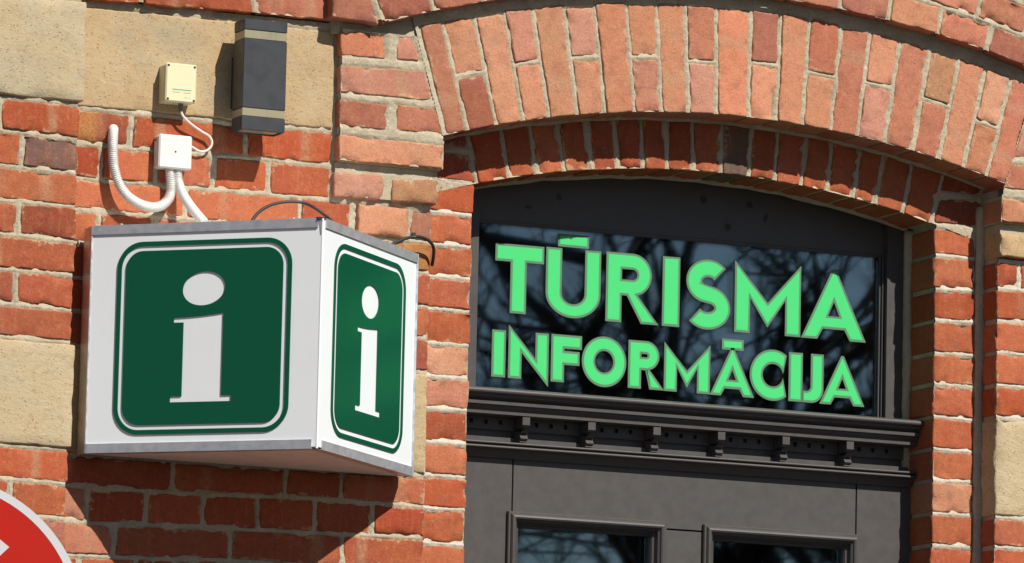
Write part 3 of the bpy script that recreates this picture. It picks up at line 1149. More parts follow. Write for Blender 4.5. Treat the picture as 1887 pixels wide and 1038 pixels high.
# ---- hood mould ----------------------------------------------------------
hood = empty('hood_mould', (1.93, YH, Z0 + .45))
put(hood, facade)
hr = ring_angles(HC, HR, YH, [705, 800, 1638, 1728, 1818])
step_a = (hr[4] - hr[2]) / 2
HJ = [hr[0], hr[1]]
n_mid = int(round((hr[2] - hr[1]) / step_a))
HJ += [hr[1] + (hr[2] - hr[1]) * (i + 1) / n_mid for i in range(n_mid)]
HJ += [hr[3], hr[4]]
aend = ang(HC, 2 * XM - .986, HC[1] + math.sqrt(HR ** 2 - (2 * XM - .986 - HC[0]) ** 2))
while HJ[-1] + step_a * 1.3 < aend:
    HJ.append(HJ[-1] + step_a)
HJ.append(aend)
hpolys, hpolys2 = [], []
for i in range(len(HJ) - 1):
    pl = ring_poly(HC, HR, HR + HT, HJ[i], HJ[i + 1], .0062)
    hpolys.append(pl)
    brick(pl, YH, .13, hood, 'wpwapwptpwapwppapwwpw'[i % 21], chip=1.6)
# a second ring above it
HJ2 = [HJ[0] + (HJ[-1] - HJ[0]) * i / (len(HJ) * 2 - 2) - .01 for i in range(len(HJ) * 2 - 1)]
HJ2 = HJ2[::2]
for i in range(len(HJ2) - 1):
    pl = ring_poly(HC, HR + HT + .012, HR + 2 * HT + .010, HJ2[i], HJ2[i + 1], .006)
    hpolys2.append(pl)
    brick(pl, YH, .13, hood, random.choice('app'), chip=3.0)
# level returns at both feet of the hood
fz0 = bp(640, 33, YH)[1]
for side in (-1, 1):
    mx = (lambda x: x) if side < 0 else (lambda x: 2 * XM - x)
    for k in range(3):
        xa, xb = bp(615.5, 20, YH)[0], bp(690 - 22 * k, 20 - 60 * k, YH)[0]
        xb2 = bp(712 - 22 * k, 40 - 60 * k, YH)[0] - .012
        z0_, z1_ = fz0 + .079 * k, fz0 + .079 * k + .066
        pl = [(xa, z1_), (xb2 - .028, z1_), (xb2 - .004, z0_ - .008 if k == 0 else z0_), (xa, z0_)]
        if side > 0:
            pl = [(mx(pl[1][0]), pl[1][1]), (mx(pl[0][0]), pl[0][1]), (mx(pl[3][0]), pl[3][1]), (mx(pl[2][0]), pl[2][1])]
        hpolys.append(pl)
        brick(pl, YH, .13, hood, 'w' if k == 0 else 'r', chip=1.2)
s0, s1 = HJ[0] * HR, HJ[-1] * HR
HXA = bp(615.5, 20, YH)[0]
mortar_sheet('mortar', hood, YH, hpolys + hpolys2, lambda X, Z: (Z < Z0 + .62) & (Z > fz0 + .002) & (X > HXA + .003) & (X < 2 * XM - HXA - .003), (s0 - .13, s1 + .13, .001, .155), polar=(HC[0], HC[1], HR), seed=14, bead=.0045)
arc_core('mortar_core', hood, HC, HR + .006, HR + .30, HJ[0] - .008, HJ[-1] + .008, YH + .013, .10)
# bed of mortar under the hood, standing behind its face
arc_core('mortar_bed', hood, HC, HR - .030, HR + .008, HJ[0] - .004, HJ[-1] + .004, YS + .009, .08)
for side in (-1, 1):
    a, b = bp(615.5, 20, YH)[0] + .004, bp(712, 40, YH)[0]
    if side > 0:
        a, b = 2 * XM - b, 2 * XM - a
    MB().box(a, b, YH + .013, .10, fz0 + .007, Z0 + .52).build('mortar_core', M['mortar'], hood)
    MB().box(a + .012, b, YS + .006, .10, fz0 - .03, fz0 + .0072).build('mortar_bed', M['mortar'], hood)

# ---- plain masonry carrying on beyond the picture ------------------------
wall = MB()
wall.box(-9, XPL - .05, .012, .5, 0, 7.5)
wall.box(XRB + .3, 11, .012, .5, 0, 7.5)
wall.box(XPL - .05, XRB + .3, .012, .5, Z0 + .66, 7.5)
wall.box(XPL - .05, XPB - .004, .03, .5, 0, Z0 - 1.44)
wall.box(XRA + .004, XRB + .3, .03, .5, 0, Z0 - 1.44)
wall.box(XPL - .05, XRB + .3, .105, .5, Z0 + .17, Z0 + .66)
wall.box(XPL - .05, XPB - .02, .262, .5, Z0 - 1.44, Z0 + .17)
wall.box(XRA + .02, XRB + .3, .262, .5, Z0 - 1.44, Z0 + .17)
wall.box(XPB - .004, XJL - .01, .10, .5, 0, Z0 - 1.44)
wall.box(XJR + .01, XRA + .004, .10, .5, 0, Z0 - 1.44)
wall.build('wall_body', M['farwall'], facade)

# ------------------------------------------------------------------ the door
door = empty('entrance_door', (1.926, YF, 0))
tag(door, 'dark grey wooden entrance door with lettered transom window and bracketed cornice under the brick arch', 'door')


def zat(u, v, y):
    return bp(u, v, y)[1]


gx0, gz1 = bp(883.5, 403, YF)
gx1 = bp(1634, 600, YF)[0]
gz1 = (zat(884, 402.5, YF) + zat(1626, 465, YF)) / 2
z_rt, z_rb = zat(1688, 774.5, .13), zat(1694.5, 785, .13)
z_b2t, z_b2b = zat(1683, 798, .15), zat(1683, 803.5, .15)
z_ft, z_fb = zat(1674.5, 813.5, .165), zat(1674.5, 820, .165)
z_l1, z_l2, z_l3, z_l4 = zat(1673, 868.5, .165), zat(1673, 873, .165), zat(1673, 876, .165), zat(1673, 881, .165)
arcp = []
AX0, AX1 = XJL - .03, XJR + .03
for i in range(41):
    x = AX0 + (AX1 - AX0) * i / 40
    arcp.append((x, IC[1] + math.sqrt((IR + .012) ** 2 - (x - IC[0]) ** 2)))
FR = lambda y: ((0, y, 0), (1, 0, 0), (0, 0, 1), (0, -1, 0))
archz = lambda x: IC[1] + math.sqrt((IR + .012) ** 2 - (x - IC[0]) ** 2)
for xa, xb in ((AX0, gx0), (gx1, AX1)):
    top = [(xa + (xb - xa) * i / 6, archz(xa + (xb - xa) * i / 6)) for i in range(7)]
    plate([[(xa, z_rt - .03), (xb, z_rt - .03)] + top[::-1]], .075, FR(YF), 'frame_stile', M['frame'], door)
top = [(gx0 + (gx1 - gx0) * i / 36, archz(gx0 + (gx1 - gx0) * i / 36)) for i in range(37)]
head = plate([[(gx0 - .001, gz1), (gx1 + .001, gz1)] + top[::-1]], .05, FR(.247), 'head_board', M['frame'], door)
M['knot'] = make_paint('knot', (.035, .026, .022, 1), .6, .3, .4)
for (u, v, ra, rb_, rot) in ((1030, 364, .006, .010, .5), (974, 382, .009, .004, .1), (1296, 368, .009, .011, .3), (1381, 378, .009, .008, 0), (1411, 402, .006, .012, -.3), (1341, 419, .010, .009, .2)):
    kx, kz = bp(u, v, .247)
    el = [(kx + ra * math.cos(t) * math.cos(rot) - rb_ * math.sin(t) * math.sin(rot), kz + ra * math.cos(t) * math.sin(rot) + rb_ * math.sin(t) * math.cos(rot)) for t in [2 * PI * i / 14 for i in range(14)]]
    el = [(x + random.uniform(-.001, .001), z + random.uniform(-.001, .001)) for x, z in el]
    plate([el], .001, FR(.2466), 'knot', M['knot'], head)
YG = .251


def frame_moulding(name, x0, x1, z0, z1, prof, mt, parent, zopen=None):
    """mitred moulding round a rectangle; prof = [(inset, y), ...]"""
    vs, fs = [], []
    for (d, y) in prof:
        vs += [(x0 + d, y, z0 + d), (x1 - d, y, z0 + d), (x1 - d, y, z1 - d), (x0 + d, y, z1 - d)]
    for i in range(len(prof) - 1):
        for k in range(4):
            j = (k + 1) % 4
            fs.append((i * 4 + k, i * 4 + j, i * 4 + 4 + j, i * 4 + 4 + k))
    o = mobj(name, vs, fs, mt, parent)
    return o


frame_moulding('glazing_bead', gx0, gx1, z_rt - .02, gz1 - .0005, [(0, YF + .0235), (.004, YF + .023), (.004, YF + .024), (.008, YF + .0245), (.009, YG + .002)], M['frame'], door)
for xx in (gx1 - .006, gx1 - .012):
    MB().box(xx, xx + .004, YF + .008 + (gx1 - xx) * 1.0, YG + .002, z_rt - .02, gz1 - .001, .0008).build('glazing_bead', M['frame'], door)
pane = MB().box(gx0 + .004, gx1 - .004, YG, YG + .005, z_rt - .02, gz1 - .004).build('transom_pane', M['glass'], door)
MB().box(gx0 + .004, gx1 - .004, YG + .018, YG + .023, z_rt - .02, gz1 - .004).build('transom_pane', M['glass'], door)

# cornice profile swept between the jambs
prof = [(.30, z_rt + .012), (YF - .004, z_rt + .012), (.150, z_rt + .003)]
for i in range(9):
    a = PI / 2 + PI * i / 8 * .9
    rr = (z_rt - z_rb) / 2
    prof.append((.130 + rr + math.cos(a) * rr, (z_rt + z_rb) / 2 + math.sin(a) * rr))
prof += [(.141, z_rb - .002), (.141, z_rb - .006)]
for i in range(6):
    a = i / 5
    prof.append((.144 + .012 * math.sin(a * PI / 2), z_rb - .007 - (z_rb - z_b2t - .008) * a))
prof += [(.150, z_b2t), (.150, z_b2b), (.1575, z_b2b - .001), (.158, z_ft + .006), (.165, z_ft), (.165, z_fb), (.172, z_fb - .002), (YF, z_fb - .002)]
prof += [(YF, z_l1 + .002), (.185, z_l1 + .001)]
for i in range(7):
    a = PI / 2 + PI * i / 6
    rr = (z_l1 - z_l2) / 2
    prof.append((.165 + rr + math.cos(a) * rr, (z_l1 + z_l2) / 2 + math.sin(a) * rr))
prof += [(.178, z_l2 - .001), (.178, z_l3)]
for i in range(7):
    a = PI / 2 + PI * i / 6
    rr = (z_l3 - z_l4) / 2
    prof.append((.163 + rr + math.cos(a) * rr, (z_l3 + z_l4) / 2 + math.sin(a) * rr))
prof += [(.182, z_l4 - .002), (.190, z_l4 - .012), (.192, z_l4 - .020), (.30, z_l4 - .020)]
CX0, CX1 = XJL + .001, XJR - .003
vs = [(CX0, y, z) for y, z in prof] + [(CX1, y, z) for y, z in prof]
n = len(prof)
fs = [(i, (i + 1) % n, n + (i + 1) % n, n + i) for i in range(n)]
capt = tessellate_polygon([[Vector((y, z, 0)) for y, z in prof]])
fs += [tuple(t) for t in capt] + [tuple(i + n for i in t) for t in capt]
cornice = mobj('cornice', vs, fs, M['frame'], door, smooth=True, sharp=35)
bm_fix(cornice)

MB().box(CX0, CX1, .206, YF + .003, z_l1 - .002, z_l1 + .015, .0008).build('plinth', M['frame'], cornice)
# consoles under the cornice and the pierced strip between them
bxs = [bp(u, 777 + (u - 970) * .073, .163)[0] for u in (849, 970, 1091, 1211, 1330, 1449, 1567)]
dz_top, dz_bot = zat(1640, 824, .215), zat(1640, 846, .215)
bw = .0195
pb = [(YF + .002, z_fb - .003), (.163, z_fb - .003), (.163, z_fb - .022), (.170, z_fb - .026)]
for i in range(7):
    a = i / 6
    pb.append((.170 + .042 * math.sin(a * PI), z_fb - .026 - .012 * a - (z_fb - .026 - .012 - z_l1 - .028) * a * .5))
zc = pb[-1][1]
pb += [(.182, zc - .004), (.172, zc - .016), (.180, zc - .021), (.176, z_l1 + .003), (YF + .002, z_l1 + .003)]
for x in bxs:
    nb = len(pb)
    vs = [(x - bw / 2, y, z) for y, z in pb] + [(x + bw / 2, y, z) for y, z in pb]
    fs = [(i, (i + 1) % nb, nb + (i + 1) % nb, nb + i) for i in range(nb)]
    ct = tessellate_polygon([[Vector((y, z, 0)) for y, z in pb]])
    fs += [tuple(t) for t in ct] + [tuple(i + nb for i in t) for t in ct]
    o = mobj('bracket', vs, fs, M['frame'], cornice)
    bm_fix(o)
edges = bxs + [CX1 + bw / 2]
for i in range(len(edges) - 1):
    a, b = edges[i] + bw / 2 + .001, edges[i + 1] - bw / 2 - .001
    holes = []
    nh = 3
    zc = (dz_top * .62 + dz_bot * .38)
    for h in range(nh):
        hx = edges[i] + .165 * (.30 + .235 * h)
        if hx + .008 > b:
            continue
        holes.append([(hx - .005, zc - .0055), (hx + .005, zc - .0055), (hx + .005, zc + .0055), (hx - .005, zc + .0055)])
    plate([[(a, dz_bot), (b, dz_bot), (b, dz_top), (a, dz_top)]] + holes, .011, FR(YF - .012), 'dentil_strip', M['frame'], cornice)

# door leaf below
leaf = empty('door_leaf', (1.926, YD, 1.5))
put(leaf, door)
zl_top = z_l4 - .005
xg1, xg2 = bp(945, 880, YD)[0], bp(1578, 930, YD)[0]
m1 = (bp(938, 960, .185)[0], bp(1231, 975, .185)[0], zat(1080, 951, .185))
m2 = (bp(1299, 985, .185)[0], bp(1586, 1000, .185)[0], zat(1440, 975, .185))
mtop = (m1[2] + m2[2]) / 2
zdb = .02
gapw = .0016
MB().box(XJL - .02, xg1 - gapw, YD, YD + .05, zdb, zl_top, .001).build('stile', M['frame'], leaf)
MB().box(xg2 + gapw, XJR + .02, YD, YD + .05, zdb, zl_top, .001).build('stile', M['frame'], leaf)
MB().box(xg1 + gapw, xg2 - gapw, YD + .0004, YD + .05, mtop - .016, zl_top, .001).build('top_rail', M['frame'], leaf)
MB().box(m1[1] - .012, m2[0] + .012, YD + .001, YD + .05, zdb, mtop - .0195, .0012).build('middle_stile', M['frame'], leaf)
mzb = 1.45
for (xa, xb, _) in (m1, m2):
    mo = frame_moulding('panel_moulding', xa, xb, mzb, mtop, [(0, YD + .004), (0, YD - .008), (.002, YD - .011), (.006, YD - .011), (.007, YD - .014), (.010, YD - .0185), (.014, YD - .0195), (.018, YD - .017), (.020, YD - .012), (.024, YD - .008), (.026, YD + .004), (.029, YD + .006), (.033, YD + .004), (.036, YD + .010), (.037, YD + .030)], M['frame'], leaf)
    for dy in (.022, .040):
        MB().box(xa + .034, xb - .034, YD + dy, YD + dy + .004, mzb + .03, mtop - .034).build('door_pane', M['glass'], leaf)
MB().box(xg1 + gapw, xg2 - gapw, YD + .001, YD + .05, zdb, mzb - .002, .001).build('bottom_panel', M['frame'], leaf)
# dark hall behind the glass
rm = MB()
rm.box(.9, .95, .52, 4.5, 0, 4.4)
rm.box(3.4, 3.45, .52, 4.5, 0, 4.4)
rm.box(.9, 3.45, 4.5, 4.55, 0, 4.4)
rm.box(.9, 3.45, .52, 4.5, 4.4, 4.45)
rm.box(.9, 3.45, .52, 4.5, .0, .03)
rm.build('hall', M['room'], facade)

# ------------------------------------------------------------------ lettering on the transom pane
YLT = YG - .0012


def offset_poly(pl, d):
    """mitred offset of a closed polygon; d>0 grows a counter-clockwise outline"""
    out = []
    n = len(pl)
    area = sum(pl[i][0] * pl[(i + 1) % n][1] - pl[(i + 1) % n][0] * pl[i][1] for i in range(n))
    sg = 1 if area > 0 else -1
    for i in range(n):
        p, c, q = Vector(pl[i - 1]), Vector(pl[i]), Vector(pl[(i + 1) % n])
        e1, e2 = (c - p).normalized(), (q - c).normalized()
        n1, n2 = Vector((e1.y, -e1.x)), Vector((e2.y, -e2.x))
        b = (n1 + n2)
        if b.length < 1e-6:
            b = n1
        b.normalize()
        k = min(2.6, 1 / max(.2, b.dot(n1)))
        r = c + b * (d * k * sg)
        out.append((r.x, r.y))
    return out


def arc(cx, cy, rx, ry, a0, a1, n=16):
    return [(cx + rx * math.cos(a0 + (a1 - a0) * i / n), cy + ry * math.sin(a0 + (a1 - a0) * i / n)) for i in range(n + 1)]


def rect(x0, y0, x1, y1):
    return [(x0, y0), (x1, y0), (x1, y1), (x0, y1)]


def glyph(ch, w, h, t):
    """list of [outer, hole...] groups in a box w x h with stroke t"""
    if ch == 'I':
        return [[rect(0, 0, w, h)]]
    if ch == 'T':
        c = w * .48
        return [[[(c - t / 2, 0), (c + t / 2, 0), (c + t / 2, h - t), (w, h - t), (w, h), (0, h), (0, h - t), (c - t / 2, h - t)]]]
    if ch == 'U':
        r = w / 2
        ro, ri = h * .36, h * .36 - t * .8
        o = [(0, h)] + arc(r, ro, r, ro, PI, 2 * PI, 24) + [(w, h), (w - t, h)] + arc(r, ro, r - t, ri, 2 * PI, PI, 24) + [(t, h)]
        return [[o]]
    if ch == 'F':
        return [[[(0, 0), (t, 0), (t, h * .37), (w * .93, h * .37), (w * .93, h * .37 + t * .95), (t, h * .37 + t * .95), (t, h - t * .95), (w, h - t * .95), (w, h), (0, h)]]]
    if ch == 'O':
        return [[arc(w / 2, h / 2, w / 2, h / 2 * 1.06, 0, 2 * PI, 48)[:-1], arc(w / 2, h / 2, w / 2 - t, h / 2 * 1.06 - t, 0, 2 * PI, 40)[:-1]]]
    if ch == 'C':
        a = .72
        R_, R2 = h / 2 * 1.05, h / 2 * 1.05 - t
        cx = R_ * .98
        xe = w
        a1 = math.acos(min(.99, (xe - cx) / R_))
        a2 = math.acos(min(.99, (xe - cx) / R2)) if (xe - cx) < R2 else .15
        o = arc(cx, h / 2, R_, R_, a1, 2 * PI - a1, 40) + arc(cx, h / 2, R2, R2, 2 * PI - a2, a2, 36)
        return [[o]]
    if ch == 'R':
        rb = h * .305
        bx = w * .86 - rb
        yb = h - 2 * rb
        o = [(0, 0), (t, 0), (t, yb), (t + t * .32, yb), (w - t * 1.12, 0), (w, 0), (bx + rb * .28, yb + rb * .05)]
        o += arc(bx, h - rb, rb, rb, -PI / 2 + .5, PI / 2, 18) + [(0, h)]
        ri = max(.004, rb - t * .92)
        hl = [(t, h - rb - ri)] + arc(bx, h - rb, ri, ri, -PI / 2, PI / 2, 14) + [(t, h - rb + ri)]
        return [[o, hl]]
    if ch == 'A':
        o = [(0, 0), (w * .25, 0), (w * .335, h * .15), (w * .665, h * .15), (w * .75, 0), (w, 0), (w * .53, h), (w * .47, h)]
        return [[o, [(w * .415, h * .335), (w * .585, h * .335), (w * .5, h * .54)]]]
    if ch == 'M':
        o = [(0, 0), (t, 0), (t, h * .50), (w / 2, h * .10), (w - t, h * .50), (w - t, 0), (w, 0), (w, h * 1.02), (w / 2, h * .45), (0, h * 1.02)]
        return [[o]]
    if ch == 'N':
        o = [(0, 0), (t, 0), (t, h * .55), (w, -h * .13), (w, h), (w - t, h), (w - t, h * .45), (0, h * 1.13)]
        return [[o]]
    if ch == 'J':
        b = h * .235
        q = w - t
        o = [(0, 0)] + arc(w - t * .95, t * .95, t * .95, t * .95, -PI / 2, 0, 10) + [(w, h), (q, h), (q, b + q * .5)]
        o += arc(q * .5, b + q * .5, q * .5, q * .5, 0, -PI / 2, 6)[1:] + [(0, b)]
        return [[o]]
    if ch == 'S':
        r1 = (h - t) / 4
        cl = []
        rx = (w - t) / 2
        cx = w / 2
        top, botm = h - t / 2 - r1, t / 2 + r1
        cl += arc(cx + rx * .06, top, rx * .92, r1, .62, PI, 14)
        cl += arc(cx + rx * .06, top, rx * .92, r1, PI, PI * 1.36, 8)[1:]
        cl += arc(cx, botm, rx, r1 * 1.0, PI * .40, 0, 9)
        cl += arc(cx, botm, rx, r1, 0, -PI * .80, 18)[1:]
        Lf, Rg = [], []
        for i, p in enumerate(cl):
            a, b = Vector(cl[max(0, i - 1)]), Vector(cl[min(len(cl) - 1, i + 1)])
            d = (b - a).normalized()
            nn = Vector((-d.y, d.x)) * (t / 2 * 1.02)
            Lf.append((p[0] + nn.x, p[1] + nn.y))
            Rg.append((p[0] - nn.x, p[1] - nn.y))
        return [[Lf + Rg[::-1]]]
    return [[rect(0, 0, w, h)]]


def put_letter(ch, name, u0, v0, u1, v1, vt, vb, t):
    """letter between columns u0..u1; vt/vb rows of cap line and base line at its middle"""
    um = (u0 + u1) / 2
    x0, x1 = bp(u0, v0, YLT)[0], bp(u1, v1, YLT)[0]
    zt, zb = bp(um, vt, YLT)[1], bp(um, vb, YLT)[1]
    w, h = x1 - x0, zt - zb
    for grp in glyph(ch, w, h, t):
        P = [[(x0 + p[0], zb + p[1]) for p in pl] for pl in grp]
        o = plate(P, .0003, FR(YLT), 'letter_outline', M['letter_edge'], pane)
        Q = []
        for i, pl in enumerate(P):
            Q.append(offset_poly(pl, -.0056 if i == 0 else .0052))
        f = plate(Q, .0003, FR(YLT - .0005), 'letter', M['letter'], pane)


r1 = [('T', 912, 1002), ('U', 1005.5, 1107), ('R', 1116.5, 1214.6), ('I', 1220.6, 1252.8), ('S', 1260.5, 1346), ('M', 1353.7, 1475.8), ('A', 1476.8, 1596.5)]
for ch, a, b in r1:
    um = (a + b) / 2
    vt = 450 + (um - 940) * .0787
    vb = 577 + (um - 940) * .0838
    put_letter(ch, ch, a, (vt + vb) / 2, b, (vt + vb) / 2, vt, vb, .0432)
    if ch == 'U':
        put_letter('I', 'macron', 1028.4, 445, 1085.6, 448, 432.5, 456.5, 0)
r2 = [('I', 906, 931.7), ('N', 936.6, 1011), ('F', 1015.3, 1072), ('O', 1072, 1154.3), ('R', 1157.5, 1224.4), ('M', 1223.6, 1308.7), ('A', 1308.4, 1390.4), ('C', 1382.4, 1449.6), ('I', 1453.3, 1479), ('J', 1478, 1517.5), ('A', 1510.4, 1593.6)]
for i, (ch, a, b) in enumerate(r2):
    um = (a + b) / 2
    vt = 608 + (um - 919) * .0765
    vb = 695 + (um - 919) * .0825
    put_letter(ch, ch, a, (vt + vb) / 2, b, (vt + vb) / 2, vt, vb, .0358)
    if i == 6:
        put_letter('I', 'macron', 1330.3, 635, 1370.4, 638, 625.5, 645.5, 0)

# ------------------------------------------------------------------ the information sign
SX, SYB, SW, SP, SZB, SZT, SR = .2683, -.02, .8203, .409, -.8125 + Z0, -.2863 + Z0, .0483
sign = empty('information_sign', (SX + SW / 2, SYB, SZB))
tag(sign, 'wedge shaped white and green information sign box with letter i on both faces', 'sign')
BLp, Fp, BRp = Vector((SX, SYB - SR, 0)), Vector((SX + SW / 2, SYB - SR - SP, 0)), Vector((SX + SW, SYB - SR, 0))
pen = [(SX, SYB), (SX, SYB - SR), (Fp.x, Fp.y), (SX + SW, SYB - SR), (SX + SW, SYB)]
ins_pen = [(SX + .006, SYB), (SX + .006, SYB - SR), (Fp.x, Fp.y + .008), (SX + SW - .006, SYB - SR), (SX + SW - .006, SYB)]
UPF = lambda z: ((0, 0, z), (1, 0, 0), (0, 1, 0), (0, 0, 1))
plate([ins_pen], .003, UPF(SZB + .006), 'bottom_plate', M['soffit'], sign)
plate([ins_pen], .003, UPF(SZT - .003), 'top_plate', M['white_panel'], sign)
MB().box(SX, SX + .002, SYB - SR, SYB, SZB, SZT).build('side_strip', M['alu_dark'], sign)
MB().box(SX + SW - .002, SX + SW, SYB - SR - .002, SYB, SZB, SZT).build('side_strip', M['alu'], sign)
for xx in (SX + .03, SX + SW - .05):
    MB().box(xx, xx + .02, SYB, .004, SZB + .05, SZT - .05).build('wall_bracket', M['galv'], sign)
FL = (Fp - BLp).length


def iface(origin, axis, nrm, s_a, s_b):
    """white panel, raised green plaque with the letter, aluminium angles"""
    o = Vector((origin.x, origin.y, SZB))
    ax, n = axis.normalized(), nrm.normalized()
    Hh = SZT - SZB
    base = lambda d: (o + n * d, ax, Vector((0, 0, 1)), n)
    w = plate([rect(.003, .004, FL - .0015, Hh - .003)], .004, base(0), 'face_panel', M['white_panel'], sign)
    gx0_, gx1_, gz0_, gz1_ = GX0, GX1, GZ0, GZ1

    def rr(d, r):
        x0, x1, z0, z1 = gx0_ + d, gx1_ - d, gz0_ + d, gz1_ - d
        return arc(x1 - r, z1 - r, r, r, 0, PI / 2, 10) + arc(x0 + r, z1 - r, r, r, PI / 2, PI, 10) + arc(x0 + r, z0 + r, r, r, PI, PI * 1.5, 10) + arc(x1 - r, z0 + r, r, r, PI * 1.5, 2 * PI, 10)
    plate([rr(0, .062), rr(.0105, .0525)], .0024, base(.0026), 'plaque_border', M['green'], w)
    cx, cz, rx, rz = IDOT
    dot = [(cx + rx * math.cos(a) * 1.0 + .10 * rz * math.sin(a), cz + rz * math.sin(a)) for a in [2 * PI * i / 40 for i in range(40)]]
    plate([rr(.0215, .042), dot, ISTEM], .0024, base(.0026), 'plaque', M['green'], w)
    ah = .0205
    for (z0, z1, nm) in ((SZT - ah, SZT + .001, 'top_trim'), (SZB - .001, SZB + ah, 'bottom_trim')):
        vs, fs = [], []
        m_ = MB()
        prf = [(0, 0), (.0032, 0), (.0032, z1 - z0), (0, z1 - z0)]
        A = o + ax * s_a[nm]
        B_ = o + ax * s_b[nm]
        vv = []
        for P_ in (A, B_):
            for d, zz in prf:
                q = P_ + n * (d + .0003)
                vv.append((q.x, q.y, z0 + zz))
        m_.add(vv, [(0, 1, 5, 4), (1, 2, 6, 5), (2, 3, 7, 6), (3, 0, 4, 7), (0, 3, 2, 1), (4, 5, 6, 7)])
        t_ = m_.build(nm, M['alu'], sign)
        bm_fix(t_)
        # return of the angle on top / underneath
        zz = SZT + .0012 if nm == 'top_trim' else SZB - .0012
        q = [A, B_, B_ - n * .022, A - n * .022]
        sgn = -1 if nm == 'top_trim' else 1
        m2_ = MB().add([(p.x, p.y, zz) for p in q] + [(p.x, p.y, zz + sgn * .002) for p in q], [(0, 1, 2, 3), (7, 6, 5, 4), (0, 4, 5, 1), (1, 5, 6, 2), (2, 6, 7, 3), (3, 7, 4, 0)])
        bm_fix(m2_.build('trim_flange', M['alu'], t_))
    for s in RIV:
        q = o + ax * s - n * .012
        MB().cyl((q.x, q.y, SZT), (q.x, q.y, SZT + .006), .0042, 8).build('rivet', M['alu'], sign)


LN = Vector(((Fp - BLp).y, -(Fp - BLp).x, 0))
if LN.y > 0:
    LN = -LN
RN = Vector((-(BRp - Fp).y, (BRp - Fp).x, 0))
if RN.y > 0:
    RN = -RN


def face_st(u, v):
    p = bplane(u, v, (BLp.x, BLp.y, 0), np.array(LN.normalized()))
    q = Vector(p) - Vector((BLp.x, BLp.y, SZB))
    return q.dot((Fp - BLp).normalized()), q.z


GX0 = (face_st(218, 520)[0] + face_st(209, 720)[0]) / 2
GX1 = (face_st(538.5, 520)[0] + face_st(532, 720)[0]) / 2
GZ1 = (face_st(300, 444.5)[1] + face_st(450, 440)[1]) / 2
GZ0 = (face_st(300, 800.5)[1] + face_st(440, 797)[1]) / 2
d0, d1 = face_st(337.6, 532), face_st(415.5, 531)
d2, d3 = face_st(377, 500.5), face_st(374, 563)
IDOT = ((d0[0] + d1[0]) / 2, (d2[1] + d3[1]) / 2, (d1[0] - d0[0]) / 2, (d2[1] - d3[1]) / 2)
zt0 = face_st(321, 586)[1]
zt1 = face_st(411, 576.5)[1]
zs_b, zs_t = face_st(370, 740.5)[1], face_st(370, 729.5)[1]
xsl = (face_st(339.5, 600)[0] + face_st(334, 720)[0]) / 2
xsr = (face_st(412, 600)[0] + face_st(407.5, 720)[0]) / 2
xfl, xfr = face_st(313.5, 735)[0], face_st(425.8, 732)[0]
xtl = face_st(321, 590)[0]
ISTEM = [(xfl, zs_b), (xfr, zs_b), (xfr, zs_t), (xsr, zs_t), (xsr, zt1)]
for i in range(1, 8):
    a = i / 8
    ISTEM.append((xsr + (xtl - xsr) * a, zt1 + (zt0 - zt1) * (1 - (1 - a) ** 1.9)))
ISTEM += [(xtl, zt0), (xtl, zt0 - .0115), (xsl, zt0 - .0115), (xsl, zs_t), (xfl, zs_t)]
RIV = [.07, .30, .50]
iface(BLp, Fp - BLp, LN, {'top_trim': .002, 'bottom_trim': .004}, {'top_trim': FL - .012, 'bottom_trim': FL - .014})
RIV = [.12, .28, .47]
iface(Fp, BRp - Fp, RN, {'top_trim': .012, 'bottom_trim': .022}, {'top_trim': FL - .006, 'bottom_trim': FL - .006})
MB().box(BRp.x - .006, BRp.x + .001, BRp.y - .006, BRp.y + .006, SZB - .001, SZT + .001, .001).build('corner_strip', M['alu'], sign)
MB().box(BLp.x - .001, BLp.x + .004, BLp.y - .004, BLp.y + .004, SZB - .001, SZT + .001, .001).build('corner_strip', M['alu_dark'], sign)
MB().cyl((Fp.x, Fp.y + .003, SZB), (Fp.x, Fp.y + .003, SZT), .003, 8).build('corner_bead', M['white_panel'], sign)
# torn clip at the top of the front corner
clip = MB()
clip.box(Fp.x - .013, Fp.x + .006, Fp.y + .002, Fp.y + .020, SZT - .003, SZT + .003)
clip.build('corner_clip', M['hole'], sign)
o2 = Fp + (BLp - Fp).normalized() * .012
plate([[(0, 0), (.005, -.016), (.007, -.034), (.0095, -.030), (.0095, -.006), (.012, 0)]], .001, (Vector((o2.x, o2.y, SZT - .004)) + LN.normalized() * .0014, (Fp - BLp).normalized(), Vector((0, 0, 1)), LN.normalized()), 'torn_film', M['alu_dark'], sign)

# ------------------------------------------------------------------ wall lamp
LX0, LX1, LY0, LY1, LZ0, LZ1 = .6165, .7255, -.109, -.044, Z0 - .033, Z0 + .230
lamp = empty('wall_lamp', ((LX0 + LX1) / 2, LY1, LZ0))
tag(lamp, 'dark anthracite box wall lamp with two frosted light strips', 'lamp')
zz = [LZ1, LZ1 - .0262, LZ1 - .0462, LZ1 - .211, LZ1 - .230, LZ0]
MB().box(LX0, LX1, LY0, LY1, zz[1] + .0003, zz[0], .0018).build('top_cap', M['lamp'], lamp)
MB().box(LX0, LX1, LY0, LY1, zz[3] + .0003, zz[2] - .0003, .0018).build('body', M['lamp'], lamp)
MB().box(LX0, LX1, LY0, LY0 + .006, zz[5], zz[4] - .0003, .0014).build('bottom_cap', M['lamp'], lamp)
bc = MB()
bc.box(LX0, LX0 + .006, LY0 + .0062, LY1, zz[5], zz[4] - .0003, .001)
bc.box(LX1 - .006, LX1, LY0 + .0062, LY1, zz[5], zz[4] - .0003, .001)
bc.box(LX0 + .0062, LX1 - .0062, LY1 - .006, LY1, zz[5], zz[4] - .0003, .001)
bc.build('cap_sides', M['lamp'], lamp)
